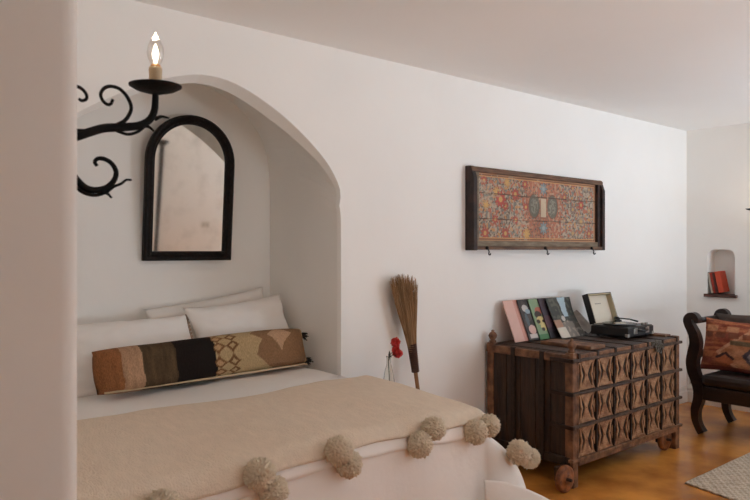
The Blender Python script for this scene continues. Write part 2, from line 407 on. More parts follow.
# white blanket folded under the beige throw, its edge showing as a pale band
def edge_wob(px, py, u, v): return px, py - 0.03*max(0,min(1,(1.3-px)/0.5))*(1-v) + 0.005*math.sin(px*5.3)*(1-v) + 0.008*nz(px*4,2.2)
bl = sheet('folded_blanket', 150, 60, 0.60, 2.68, 2.44, 1.978, 2.75, 0.040, 0.085, 0.03, 1.3, LINEN, 0.014, edge=edge_wob)
tag(bl, 'white blanket folded flat, showing as a pale band below the beige throw', 'blanket')
throw = thing('throw_blanket', 'beige woven throw with pompom edge laid across the foot of the bed', 'throw blanket', (1.5, 2.5, 0.8))
def tedge(px, py, u, v):
    return px, py - 0.03*max(0,min(1,(1.3-px)/0.5))*(1-v) + (0.004*math.sin(px*3.1+1)+0.012*nz(px*5,7.7))*(1-v) + (0.05*nz(px*1.7,3.1)+0.03*math.sin(px*3))*v
def tw(px,py): return Vector(drape(px,py,0.062,0.092,0.03,0.012,1.3))
cloth = sheet('woven_cloth', 170, 80, 0.58, 2.70, 2.42, 2.005, 2.85, 0.062, 0.092, 0.03, 1.3, THROW, 0.014, edge=tedge)
cloth.parent = throw; cloth.location = -Vector(BASE[throw.name]); 
# pompoms
me = bpy.data.meshes.new('pompom'); bm = bmesh.new(); bmesh.ops.create_icosphere(bm, subdivisions=5, radius=1)
for v in bm.verts:
    c = v.co.normalized(); v.co = c*(1 + 0.18*mnoise.noise(c*6) + 0.22*mnoise.noise(c*14) + random.uniform(-0.12,0.10))
for f in bm.faces: f.smooth = True
bm.to_mesh(me); bm.free(); me.materials.append(POM)
tb = Vector(BASE[throw.name])
LASTP = [None]
def pom(px, py, dx, dy, dz, r):
    p = tw(px,py)+Vector((dx,dy,dz)); o = bpy.data.objects.new('pompom', me); COL.objects.link(o); o.parent = throw
    o.location = p-tb; o.scale = (r,r,r*0.96); LASTP[0] = o; o.rotation_euler = (random.random()*6,random.random()*6,random.random()*6)
POMS = [(0.86,0),(1.20,0),(1.535,0),(1.955,0),(2.31,0)]
PP = [(-0.01,0.02,0.03,-0.035),(-0.012,0.025,0.03,-0.04),(-0.015,0.02,0.022,-0.04),(-0.03,-0.03,0.04,0.022),(-0.05,-0.018,0.03,0.0)]
for (px,_),(a,b,c,d) in zip(POMS,PP):
    yy_ = 2.0-0.03*max(0,min(1,(1.3-px)/0.5))
    pom(px+a, yy_, 0, -0.024, b, 0.050); pom(px+c, yy_, 0.008, -0.026, d, 0.047)
for c_, r_ in (((2.487,1.94,0.594),0.052),((2.640,2.0,0.525),0.046)):
    pom(2.3, 2.2, 0, 0, 0, r_); LASTP[0].location = Vector(c_)-tb

# pillows -----------------------------------------------------------
def pillow_mb(W, Hh, T, nu=40, nv=32, seed=0, pinch=0.06, wr=0.012, bx=2.6):
    mb = MB(); fr = []; bk = []
    for j in range(nv+1):
        for i in range(nu+1):
            u = -1+2*i/nu; v = -1+2*j/nv
            e = 1-pinch*(1-abs(v)**2.0)*abs(u)**3; f_ = 1-pinch*1.2*(1-abs(u)**2)*abs(v)**3
            x = u*W/2*e; z = v*Hh/2*f_
            t = T/2*max(0,(1-abs(u)**bx)*(1-abs(v)**bx))**0.55
            n1 = wr*nz(u*2.2+seed,v*2.2,seed)+wr*0.6*nz(u*5,v*5+seed,seed)
            fr.append((x,-t-n1*(t>0),z)); bk.append((x,t-n1*(t>0)*0.5,z))
    w_ = nu+1; fs = [(j*w_+i,j*w_+i+1,(j+1)*w_+i+1,(j+1)*w_+i) for j in range(nv) for i in range(nu)]
    mb.add(fr, fs, True); mb.add(bk, [f[::-1] for f in fs], True)
    return mb
def weld(o):
    bm = bmesh.new(); bm.from_mesh(o.data); bmesh.ops.remove_doubles(bm, verts=bm.verts, dist=1e-5); bmesh.ops.recalc_face_normals(bm, faces=bm.faces); bm.to_mesh(o.data); bm.free()
def pillow(name, label, W, Hh, T, loc, rot, m, seed, cat='pillow', group=None, **k):
    o = obj(name, pillow_mb(W,Hh,T,seed=seed,**k), m, fixn=False); weld(o)
    o.location = loc; o.rotation_euler = rot; tag(o, label, cat, group); return o
R = math.radians
pil = pillow('pillow', 'white pillow propped behind the striped bolster, with a scalloped right edge', 0.74, 0.45, 0.17, (1.39,3.635,0.945), (R(-40),R(-1),0), PILLOW, 1.0)
BASE[pil.name] = (0,0,0); mb = MB()
for v in np.linspace(-0.96,0.96,19):
    c = Vector((0.37*(1-0.06*(1-v*v))+0.004, 0, v*0.225)); mb.lathe([(0.002,-0.004),(0.011,-0.003),(0.012,0),(0.011,0.003),(0.002,0.004)],10,c,Matrix.Rotation(PI/2,3,'X'))
obj('scalloped_trim', mb, mat('brownish_trim_thread','#a08a78',0.9), pil, local=True)
pillow('pillow', 'plump white pillow with pointed top corner, beside the alcove right wall', 0.68, 0.47, 0.16, (2.095,3.685,0.985), (R(-28),R(-4.5),R(2)), PILLOW, 4.0, pinch=0.09)
pillow('pillow', 'shaded white pillow at the back, only its top edge showing', 0.80, 0.44, 0.13, (1.99,3.875,0.995), (R(-14),R(-7.5),0), PILLOW, 8.0)

# bolster -----------------------------------------------------------
BOLS = mat_attr('woven_kilim_wool', 0.95, 0.5, 220, (1,1,0.4), 0.3)
bol = thing('bolster_cushion', 'long kilim bolster banded rust, tan, black and cream in front of pillows', 'bolster', (1.74,3.425,0.917))
def bcol(U, V):
    n = len(U); c = np.zeros((n,3)); wob = np.array([0.008*nz(v*9,3.3)+0.004*nz(v*30,1) for v in V])
    u = np.interp(U,[0,0.085,0.165,0.305,0.485,0.60,0.83,1.0],[0,0.135,0.25,0.40,0.575,0.67,0.875,1.0])+wob; v = (V*2) % 1.0
    def setc(mask, h): c[mask] = rgb(h)
    setc(u<2,'#b59a72')
    setc(u<0.135,'#92603c'); setc((u>=0.135)&(u<0.25),'#b08a6c'); setc((u>=0.25)&(u<0.40),'#55432f'); setc((u>=0.40)&(u<0.575),'#211915')
    # streaks
    st = np.array([nz(a*60,b*7,2) for a,b in zip(U,V)])
    c[u<0.25] *= (1+0.25*st[u<0.25])[:,None]
    m = (u>=0.25)&(u<0.40); c[m] *= (1+0.5*st[m])[:,None]
    # diamonds along the black border and a chain of outlined diamonds
    s = (V*2)%1.0
    ph = np.abs(((s*6.0)%1.0)-0.5)*2      # 0 at middle, 1 at ends
    def diam(uc, hw): return np.abs(u-uc)/hw + ph
    m = diam(0.588,0.030); setc((m>0.6)&(m<1.05)&(u>0.57),'#7a5433'); setc((m<=0.6)&(u>0.56),'#b8926a')
    m = diam(0.648,0.026); setc((m>0.5)&(m<1.05),'#6f4c2e'); 
    # big stepped brown fields at the right end
    k = np.abs(u-0.93)*1.6+np.abs(s-0.46)*0.36; setc((u>0.74)&(k<0.285),'#8c6a4c')
    k2 = np.abs(u-0.80)*1.8+np.abs(s-0.78)*0.5; setc((k2<0.11),'#8c6a4c')
    k = np.abs(u-0.875)*2.0+np.abs(s-0.70)*0.5; setc(k<0.115,'#bd9878')
    setc(u>0.985,'#b59a72')
    return np.clip(c,0,1)
BW, BH, BT = 1.30, 0.225, 0.15
def bpos(u, v):
    # v wraps round the section: front bottom->front top->back
    an = -PI/2 - 2*PI*v + 0.0
    x = (u-0.5)*BW
    q = abs(2*u-1); e = max(0.0,1-q**9)**0.5+0.02; eh = 1-0.10*q**6
    cy = math.cos(an); sz = math.sin(an)
    yy = -math.copysign(abs(cy)**0.75, -cy)*BT/2*e*(1+0.08*nz(x*5,v*4,1)); zz = math.copysign(abs(sz)**0.7, sz)*BH/2*eh*(1+0.05*nz(x*4,v*3,5))
    return (x+0.01*nz(v*6,u), yy, zz+0.008*math.sin(x*4))
core = grid_obj('woven_cover', 300, 121, bpos, bcol, BOLS, bol, local=True)
mbc = bmesh.new(); mbc.from_mesh(core.data); bmesh.ops.remove_doubles(mbc, verts=mbc.verts, dist=1e-4)
bmesh.ops.holes_fill(mbc, edges=[e for e in mbc.edges if e.is_boundary], sides=0); bmesh.ops.recalc_face_normals(mbc, faces=mbc.faces); mbc.to_mesh(core.data); mbc.free()
bol.rotation_euler = (R(-16), R(0.5), R(7.0))
mb = MB(); mb.tube([(-BW/2+0.02,-0.035,-BH/2+0.004),(0,-0.045,-BH/2+0.000),(BW/2-0.02,-0.035,-BH/2+0.002)], 0.006, 6)
obj('cream_piping', mb, mat('cream_piping','#c9b391',0.9), bol, local=True)
TASS = mat('black_wool_tassel', '#241a16', 0.95, bump=0.5, bscale=120)
for z in (0.07,-0.085):
    mb = MB()
    for k in range(26):
        a = random.random()*2*PI; b = random.uniform(0,0.028)
        p0 = Vector((BW/2-0.012,0,z)); p1 = p0+Vector((0.05+random.uniform(-0.01,0.012),math.cos(a)*b,math.sin(a)*b-0.012)); mb.tube([p0,(p0+p1)/2+Vector((0,0,0.006)),p1],[0.005,0.006,0.003],5)
    obj('tassel', mb, TASS, bol, local=True)

# ------------------------------------------------------------------ mirror
mir = thing('arched_mirror', 'arched mirror in a dark carved wood frame on the alcove back wall', 'mirror', (1.868, YB-0.005, 1.438))
def arch_out(W, Hh, n=28):
    r = W/2; P = [(-r,0),(-r,Hh-r)]
    P += [(-r*math.cos(t), Hh-r+r*math.sin(t)) for t in np.linspace(0,PI,n)[1:-1]]
    return P+[(r,Hh-r),(r,0)]
MW, MH, FW = 0.560, 0.880, 0.056
mb = MB(); steps = [(0.0,0.0),(0.0,0.028),(0.010,0.038),(0.022,0.034),(0.034,0.040),(0.044,0.030),(0.052,0.028),(FW,0.016),(FW,0.004)]
nA = len(arch_out(1,2)); vs = []
for inset, d in steps:
    A = arch_out(MW-2*inset, MH-2*inset); vs += [(x,-d,z+inset) for x,z in A]
fs = []
for k in range(len(steps)-1):
    for i in range(nA): fs.append((k*nA+i,k*nA+(i+1)%nA,(k+1)*nA+(i+1)%nA,(k+1)*nA+i))
mb.add(vs, fs, False); obj('carved_frame', mb, DKFRAME, mir, local=True)
MIRR = bpy.data.materials.new('aged_mirror_silver'); MIRR.use_nodes = True; nt = MIRR.node_tree; b = nt.nodes['Principled BSDF']
b.inputs['Metallic'].default_value = 1; b.inputs['Base Color'].default_value = (0.80,0.78,0.73,1); b.inputs['Roughness'].default_value = 0.04
n1 = nt.nodes.new('ShaderNodeTexNoise'); n1.inputs['Scale'].default_value = 9; n1.inputs['Detail'].default_value = 8
rmp = nt.nodes.new('ShaderNodeValToRGB'); rmp.color_ramp.elements[0].position=0.28; rmp.color_ramp.elements[0].color=(0.74,0.72,0.67,1); rmp.color_ramp.elements[1].position=0.52; rmp.color_ramp.elements[1].color=(0.86,0.845,0.80,1)
tc = nt.nodes.new('ShaderNodeTexCoord'); nt.links.new(tc.outputs['Object'],n1.inputs['Vector']); nt.links.new(n1.outputs['Fac'],rmp.inputs['Fac']); nt.links.new(rmp.outputs[0],b.inputs['Base Color'])
A = arch_out(MW-2*FW+0.01, MH-2*FW+0.01); mb = MB(); mb.prism([(x,z+FW-0.005) for x,z in A], -0.006, -0.010, lambda u,v,d:(u,d,v)); obj('mirror_glass', mb, MIRR, mir, local=True)
A = arch_out(MW-0.02, MH-0.02); mb = MB(); mb.prism([(x,z+0.01) for x,z in A], -0.001, -0.006, lambda u,v,d:(u,d,v)); obj('backing_board', mb, DKWOOD, mir, local=True)
mir.rotation_euler = (R(5.0),0,R(-3.0)); mir.location = (1.860, YB-0.018, 1.438)
# what the mirror shows: a dark post and a switch plate at the wall behind
pst = thing('wooden_post', 'slim dark wooden post with flared cap, seen in the arched mirror', 'post', (3.19,-1.06,0))
mb = MB(); mb.lathe([(0.11,0),(0.11,0.03),(0.05,0.06),(0.030,0.1),(0.024,0.9),(0.030,1.3),(0.028,2.00)],20,pst.location); obj('shaft', mb, DKFRAME, pst)
mb = MB(); mb.lathe([(0.028,2.00),(0.04,2.02),(0.08,2.055),(0.08,2.08),(0.02,2.09)],20,pst.location); obj('cap', mb, DKFRAME, pst)
sw = thing('light_switch', 'white double switch plate on the plaster, seen in the arched mirror', 'light switch', (3.90,YF,0.97))
mb = MB(); mb.box(3.84,YF,0.925,3.96,YF+0.008,1.015); obj('plate', mb, mat('switch_plastic','#d8d2c8',0.4), sw, bevel=0.003)
TG = mat('switch_toggle','#8f887d',0.4)
for x in (3.875,3.925): mb = MB(); mb.box(x-0.008,YF+0.008,0.955,x+0.008,YF+0.02,0.985); obj('toggle', mb, TG, sw)

# ------------------------------------------------------------------ wrought-iron candle sconces
sx, sy, sz = XP, 1.405, 1.72
def sconce():
    s = thing('wall_sconce', 'black iron scroll wall sconce with lit candle bulb beside the alcove', 'wall sconce', (sx,sy,sz), group='iron candle sconces')
    L = lambda P: [(x-sx,0,z-sz) for x,z in P]
    mb = MB(); mb.prism([(-0.03,-0.14),(0.03,-0.14),(0.045,0),(0.03,0.14),(0,0.17),(-0.03,0.14),(-0.045,0)],0.0,0.008,lambda u,v,d:(d,u,v-0.02)); obj('wall_plate', mb, IRON, s, local=True, bevel=0.002)
    P = spline([(0.328,1.69),(0.36,1.70),(0.395,1.710),(0.429,1.723),(0.451,1.733),(0.479,1.744),(0.515,1.750),(0.548,1.757),(0.572,1.772),(0.583,1.795),(0.585,1.832)],5)
    n = len(P); mb = MB(); mb.tube(L(P),[0.0085-0.002*(i/n)+0.0015*math.sin(i/n*PI) for i in range(n)],10); obj('arm', mb, IRON, s, local=True)
    def leaf(pts, r0, r1, name='scroll'):
        Q = spline(pts,6); k = len(Q); mb = MB(); mb.tube(L(Q),[r0+(r1-r0)*i/(k-1) for i in range(k)],8); obj(name, mb, IRON, s, local=True)
    leaf([(0.500,1.751),(0.519,1.763),(0.529,1.777),(0.5335,1.793),(0.526,1.812),(0.511,1.8265),(0.493,1.830),(0.479,1.824),(0.472,1.811),(0.476,1.799),(0.485,1.7925),(0.4925,1.795),(0.496,1.804)],0.0042,0.0032)
    leaf([(0.451,1.735),(0.420,1.734),(0.398,1.748),(0.389,1.775),(0.396,1.803),(0.414,1.818),(0.431,1.8185),(0.443,1.809),(0.4445,1.798),(0.436,1.793),(0.430,1.796)],0.0042,0.0030)
    leaf([(0.328,1.645),(0.36,1.672),(0.395,1.673),(0.414,1.652),(0.429,1.634),(0.444,1.622),(0.462,1.619),(0.483,1.625),(0.498,1.640),(0.5025,1.658),(0.494,1.674),(0.480,1.682),(0.467,1.682),(0.4605,1.675),(0.465,1.667)],0.0085,0.0035)
    leaf([(0.395,1.668),(0.414,1.636),(0.430,1.619),(0.444,1.611),(0.463,1.609),(0.483,1.616),(0.498,1.628),(0.513,1.635),(0.523,1.643),(0.534,1.644)],0.0045,0.0022,'leaf')
    leaf([(0.472,1.614),(0.484,1.614),(0.494,1.605)],0.0045,0.002,'leaf')
    leaf([(0.584,1.775),(0.598,1.782),(0.615,1.781)],0.0045,0.002,'leaf')
    leaf([(0.556,1.758),(0.571,1.757),(0.582,1.749)],0.0045,0.002,'leaf')
    leaf([(0.490,1.746),(0.506,1.741),(0.527,1.737),(0.548,1.745),(0.567,1.762)],0.0035,0.003,'leaf')
    cx = 0.585-sx
    mb = MB(); mb.lathe([(0.004,1.828),(0.012,1.828),(0.040,1.836),(0.0535,1.8435),(0.0540,1.8460),(0.040,1.8405),(0.014,1.834),(0.004,1.834)],36,(cx,0,-sz)); obj('drip_pan', mb, IRON, s, local=True)
    mb = MB(); mb.lathe([(0.013,1.834),(0.0135,1.85),(0.0130,1.866),(0.0138,1.880),(0.0125,1.884),(0.009,1.884)],20,(cx,0,-sz)); obj('candle_sleeve', mb, mat('cream_candle_sleeve','#c7b08f',0.6,var=0.1,vscale=60), s, local=True)
    g = bpy.data.materials.new('clear_bulb_glass'); g.use_nodes = True; nt = g.node_tree; nt.nodes.clear()
    o_ = nt.nodes.new('ShaderNodeOutputMaterial'); mx = nt.nodes.new('ShaderNodeMixShader'); t_ = nt.nodes.new('ShaderNodeBsdfTransparent'); g_ = nt.nodes.new('ShaderNodeBsdfGlossy'); lw = nt.nodes.new('ShaderNodeLayerWeight'); g_.inputs['Roughness'].default_value=0.05
    t_.inputs[0].default_value=(0.97,0.95,0.92,1); lw.inputs[0].default_value=0.35; nt.links.new(lw.outputs['Facing'],mx.inputs[0]); nt.links.new(t_.outputs[0],mx.inputs[1]); nt.links.new(g_.outputs[0],mx.inputs[2]); nt.links.new(mx.outputs[0],o_.inputs[0])
    mb = MB(); mb.lathe([(0.008,1.884),(0.0095,1.890),(0.0150,1.902),(0.0172,1.913),(0.0160,1.926),(0.0115,1.938),(0.0062,1.947),(0.0028,1.954),(0.0010,1.958)],24,(cx,0,-sz)); bu = obj('bulb', mb, g, s, local=True)
    mb = MB(); mb.lathe([(0.0015,1.892),(0.003,1.898),(0.0060,1.906),(0.0066,1.913),(0.004,1.922),(0.0014,1.932)],16,(cx,0,-sz)); obj('filament', mb, mat('glowing_filament','#fff0dc',0.5,emit=('#ffe9cf',14.0)), bu, local=True)
    mb = MB(); mb.lathe([(0.0095,1.883),(0.0105,1.885),(0.0095,1.889),(0.006,1.890)],16,(cx,0,-sz)); obj('bulb_base', mb, mat('brass_bulb_base','#c98f55',0.4,0.6), s, local=True)
    pl = bpy.data.lights.new('bulb_light','POINT'); pl.energy = 1.0; pl.color = (1.0,0.78,0.55); pl.shadow_soft_size = 0.012
    po = bpy.data.objects.new('bulb_light', pl); COL.objects.link(po); po.parent = s; po.location = (cx,0,1.945-sz)
    return s
s1 = sconce()
s1['label'] = 'black iron scroll sconce with lit candle bulb, left of the arched mirror'
s2 = copy_tree(s1); s2.location = (XW, 2.515, sz+0.022); s2.rotation_euler = (0,0,PI)
s2['label'] = 'distant iron candle sconce cut off by the right edge of the photo'

# ------------------------------------------------------------------ bedside table, vase, flower, broom (between bed and chest)
tbl = thing('bedside_table', 'small dark bedside table hidden beyond the bed, carrying the glass vase', 'table', (2.72,3.04,0))
mb = MB(); mb.lathe([(0.15,0.575),(0.16,0.58),(0.16,0.598),(0.155,0.60)],28,(2.68,3.04,0)); obj('tabletop', mb, DKWOOD, tbl)
mb = MB(); mb.lathe([(0.03,0.03),(0.022,0.2),(0.03,0.4),(0.022,0.575)],16,(2.68,3.04,0)); obj('column', mb, DKWOOD, tbl)
for k in range(3):
    a = 2*PI*k/3+0.5; mb = MB(); mb.tube([(2.68,3.04,0.10),(2.68+0.07*math.cos(a),3.04+0.07*math.sin(a),0.06),(2.68+0.14*math.cos(a),3.04+0.14*math.sin(a),0.012)],[0.016,0.014,0.012],8); obj('leg', mb, DKWOOD, tbl)
VG = bpy.data.materials.new('clear_vase_glass'); VG.use_nodes = True; b = VG.node_tree.nodes['Principled BSDF']; b.inputs['Transmission Weight'].default_value=1; b.inputs['Roughness'].default_value=0.02; b.inputs['IOR'].default_value=1.12; b.inputs['Base Color'].default_value=(0.93,0.93,0.9,1)
vx, vy = 2.645, 3.0
mb = MB(); mb.lathe([(0.028,0.60),(0.034,0.605),(0.036,0.66),(0.034,0.74),(0.024,0.80),(0.0135,0.84),(0.013,0.875),(0.017,0.885),(0.014,0.885),(0.0105,0.872),(0.011,0.84),(0.021,0.80),(0.031,0.74),(0.032,0.65),(0.026,0.61),(0.003,0.606)],28,(vx,vy,0)); o = obj('bud_vase', mb, VG)
tag(o, 'small clear glass bud vase at the far side of the bed', 'vase')
fl = thing('red_flower', 'red carnation stem with two blooms standing in the glass vase', 'flower', (vx,vy,0.61))
mb = MB(); mb.tube(spline([(vx,vy,0.615),(vx+0.004,vy,0.75),(vx-0.004,vy,0.87),(vx+0.01,vy-0.01,0.90),(vx+0.028,vy-0.02,0.925)],5),0.0022,6); mb.tube(spline([(vx-0.002,vy,0.86),(vx+0.012,vy-0.01,0.89),(vx+0.042,vy-0.02,0.885)],5),0.002,6); obj('stem', mb, mat('green_stem','#4b4d2b',0.7), fl)
RED = mat('red_petal','#de4a46',0.7,var=0.25,vscale=60)
for c, r in (((vx+0.036,vy-0.02,0.962),0.030),((vx+0.030,vy-0.03,0.925),0.026),((vx+0.050,vy-0.02,0.900),0.030)):
    mb = MB(); c = Vector(c)
    for k in range(46):
        d = Vector((random.gauss(0,1),random.gauss(0,1),random.gauss(0,1))).normalized(); t = d.orthogonal().normalized(); bt = d.cross(t); a = random.random()*6.3
        e1 = t*math.cos(a)+bt*math.sin(a); rr_ = r*random.uniform(0.75,1.05)
        pts = []
        for j,(s_,w_) in enumerate(((0.1,0.15),(0.55,0.42),(0.85,0.62),(1.0,0.55))):
            base = c+d*rr_*s_ + bt*0.0; 
            for q in (-1,0,1): pts.append(base+e1*q*w_*r*0.75 + d.cross(e1)*(0.15*r*s_*(1 if q else -0.4)) + d*(r*0.10*random.uniform(-1,1) if j==3 else 0))
        mb.add(pts,[(3*i+q,3*i+q+1,3*i+q+4,3*i+q+3) for i in range(3) for q in range(2)],True)
    obj('bloom', mb, RED, fl)
mb = MB(); lp = [(0,0),(0.008,0.012),(0.010,0.028),(0.005,0.045),(0,0.055)]
mb.add([(vx-0.006-w_*0.9+0.0,vy-0.012,0.872+h_-0.002*i) for i,(w_,h_) in enumerate(lp)]+[(vx-0.004+w_*0.9,vy-0.010,0.872+h_-0.002*i) for i,(w_,h_) in enumerate(lp)],[(i,i+1,6+i,5+i) for i in range(4)],True); obj('leaf', mb, mat('dark_leaf','#2f3322',0.7), fl)

# broom: local z runs from the handle's foot to the tip of the straw
br = thing('straw_broom', 'rustic straw broom standing handle down against the white wall', 'broom', (3.072,3.085,0.0))
mb = MB(); mb.tube([(0,0,0.0),(0,0,0.82)],[0.0135,0.0125],10); obj('handle', mb, HANDLE, br, local=True)
mb = MB(); mb.tube(spline([(0,0,0.745),(0,0,0.80),(0,0,0.86),(0,0,0.92)],4),[0.020+0.006*i/12 for i in range(13)],16); 
for z in np.arange(0.75,0.92,0.012): mb.lathe([(0.0225+0.006*(z-0.75)/0.17,z-0.005),(0.026+0.006*(z-0.75)/0.17,z),(0.0225+0.006*(z-0.75)/0.17,z+0.005)],16)
obj('binding', mb, BIND, br, local=True)
mb = MB()
for k in range(430):
    a = random.random()*2*PI; q = math.sqrt(random.random()); x0 = q*math.cos(a); y0 = q*math.sin(a)
    Lz = 1.355+random.uniform(-0.05,0.02)-0.03*q - 0.02*x0
    P = [Vector((x0*0.022,y0*0.020,0.86)),Vector((x0*0.048,y0*0.028,1.0)),Vector((x0*0.088,y0*0.036,1.18)),Vector((x0*0.108+random.uniform(-0.01,0.01),y0*0.042+random.uniform(-0.006,0.006),Lz))]
    mb.tube(P,[0.0022,0.0021,0.0019,0.0010],4)
obj('straw_head', mb, STRAW, br, local=True)
br.rotation_euler = (R(-3.2), R(-7.2), 0)

# ------------------------------------------------------------------ painted wall panel
pan = thing('painted_panel', 'old painted wooden panel of red flowers hung on the main wall', 'wall panel', (4.37,YM,1.5))
PX0,PX1,PZ0,PZ1 = 3.55,5.175,1.502,2.075
PANW = mat('old_panel_wood','#7a5a43',0.7,h2='#4a3022',vscale=18,bump=0.3,bscale=50,stretch=(0.4,1,3))
PAND = mat('dark_panel_end','#3a2118',0.65,h2='#1f110c',vscale=20,bump=0.3,bscale=50)
PGRY = mat('grey_worn_paint','#8c7f6b',0.8,h2='#6e5d4b',vscale=25,stretch=(0.4,1,2))
mb = MB(); mb.box(PX0,YM-0.03,PZ0,PX1,YM,PZ1); obj('backing', mb, PANW, pan)
mb = MB(); mb.prism([(0,PZ1-0.035),(0.034,PZ1-0.035),(0.034,PZ1-0.010),(0.022,PZ1+0.002),(0,PZ1+0.002)],PX0,PX1,lambda u,v,d:(d,YM-0.028-u,v)); obj('top_rail', mb, PANW, pan, bevel=0.004)
mb = MB(); mb.box(PX0,YM-0.078,PZ0,PX1,YM-0.028,PZ0+0.024); obj('bottom_rail', mb, PANW, pan, bevel=0.004)
mb = MB(); mb.box(PX0+0.06,YM-0.058,PZ0+0.024,PX1-0.06,YM-0.028,PZ0+0.062); obj('grey_rail', mb, PGRY, pan, bevel=0.003)
for xa,xb in ((PX0-0.004,PX0+0.036),(PX1-0.036,PX1+0.004)):
    mb = MB(); mb.prism([(0,PZ0-0.004),(0.080,PZ0-0.004),(0.080,PZ1-0.085),(0.048,PZ1+0.004),(0,PZ1+0.006)],xa,xb,lambda u,v,d:(d,YM-u,v)); obj('end_board', mb, PAND, pan, bevel=0.004)
for xa,xb in ((PX0+0.036,PX0+0.075),(PX1-0.075,PX1-0.036)):
    mb = MB(); mb.box(xa,YM-0.06,PZ0+0.024,xb,YM-0.028,PZ1-0.035); obj('side_stile', mb, PGRY if xa<4 else PAND, pan, bevel=0.003)
AX0,AX1,AZ0,AZ1 = PX0+0.075,PX1-0.075,PZ0+0.062,PZ1-0.035
WW, HH = AX1-AX0, AZ1-AZ0
def pcol(U, V):
    x = U*WW; z = V*HH; n = len(U); c = np.tile(rgb('#9a9184'),(n,1))
    f1 = np.array([nz(a*42,b*42,1) for a,b in zip(x,z)]); f2 = np.array([nz(a*60,b*60,9) for a,b in zip(x,z)]); f3 = np.array([nz(a*30,b*30,17) for a,b in zip(x,z)])
    f4 = np.array([nz(a*5,b*5,27) for a,b in zip(x,z)])
    c[f1>0.10] = rgb('#b5a894'); c[f2>0.16] = rgb('#4d4a42'); c[(f3>0.20)] = rgb('#b0664f'); c[(f3<-0.34)] = rgb('#c08a58'); c[(f1<-0.30)] = rgb('#6d7a74')
    cx = WW*0.52; cz = HH*0.5
    # reddish ground round the centre
    g = (np.abs(x-cx)/0.36 + 0.25*f1) < 0.62
    c[g & (f2<0.1)] = rgb('#a9654f'); c[g & (f1>0.12)] = rgb('#b88468')
    def ros(px,pz,r,h,core='#c9a15e',pet=9):
        d = np.hypot(x-px,z-pz); an = np.arctan2(z-pz,x-px); rr = r*(0.80+0.20*np.cos(an*pet))
        c[d<rr] = rgb(h); c[d<r*0.34] = rgb(core); ring = (d>rr)&(d<rr*1.13); c[ring] = rgb('#5d4438')
    for i,px in enumerate(np.arange(0.09,0.62,0.115)):
        for j,pz in enumerate((0.055,0.155,0.255,0.345,0.425)):
            if (i+j)%2==0: ros(px+0.012*math.sin(i*5+j),pz,0.036+0.010*((i*3+j)%3==0),['#b04a40','#c49a5c','#a8453c'][(i+2*j)%3])
    ros(0.26,0.30,0.062,'#b23f39')
    for i,px in enumerate(np.arange(1.04,1.44,0.115)):
        for j,pz in enumerate((0.07,0.165,0.26,0.35,0.43)):
            if (i+j)%2: ros(px,pz,0.028+0.010*((i+j)%3==0),['#a6544a','#a98d70','#8d7c74'][(i+2*j)%3])
    ros(1.27,0.30,0.042,'#b5473f')
    # centre medallion: two dark ovals, a cream block, blue rosettes above and below
    for s_ in (-1,1):
        d = ((x-cx-s_*0.115)/0.062)**2+((z-cz-0.03)/0.085)**2
        c[d<1.25] = rgb('#6c4a3c'); c[d<1] = rgb('#566058'); c[(d<0.5)&(f2>-0.05)] = rgb('#7d8478')
    m = (np.abs(x-cx)<0.042)&(np.abs(z-cz-0.02)<0.082); c[m] = rgb('#8f5a44')
    m = (np.abs(x-cx)<0.034)&(np.abs(z-cz-0.02)<0.072); c[m] = rgb('#c9b89d')
    ros(cx,cz+0.165,0.048,'#6d8a93','#8ea5a8',8); ros(cx,cz-0.135,0.052,'#7d959a','#a3b3b1',8)
    # orange border lines
    for ins,wd,h in ((0.0,0.010,'#b98a68'),(0.010,0.006,'#6d3a2c'),(0.016,0.009,'#cf9a62')):
        e = np.minimum(np.minimum(x,WW-x),np.minimum(z,HH-z)); m = (e>=ins)&(e<ins+wd); c[m] = rgb(h)
    # plank joints and wear
    for zj in (0.155,0.335): c[np.abs(z-zj-0.002*np.sin(x*9))<0.0032] = rgb('#3b2a22')
    c = c*0.8+rgb('#b89a86')*0.2
    c *= (1+0.22*f4)[:,None]
    m = f1+f4*0.8 > 0.52; c[m] = c[m]*0.4+rgb('#b0a08a')*0.6
    return np.clip(c,0,1)
PNT = mat_attr('painted_wood', 0.75, 0.1, 120, (1,1,2), 0.15)
grid_obj('painted_field', 380, 125, lambda u,v:(AX0+WW*u-4.37,-0.034,AZ0+HH*v-1.5), pcol, PNT, pan, local=True)
for hx in (PX0+0.13, 4.37-0.02, PX1-0.20):
    mb = MB(); mb.lathe([(0.002,-0.006),(0.013,-0.004),(0.013,0.004),(0.002,0.006)],14,(hx,YM-0.083,PZ0+0.012),Matrix.Rotation(PI/2,3,'X'))
    mb.tube(spline([(hx,YM-0.084,PZ0+0.012),(hx,YM-0.10,PZ0-0.01),(hx,YM-0.098,PZ0-0.03),(hx,YM-0.108,PZ0-0.036),(hx,YM-0.115,PZ0-0.026)],5),0.0042,8); obj('hook', mb, IRON, pan)

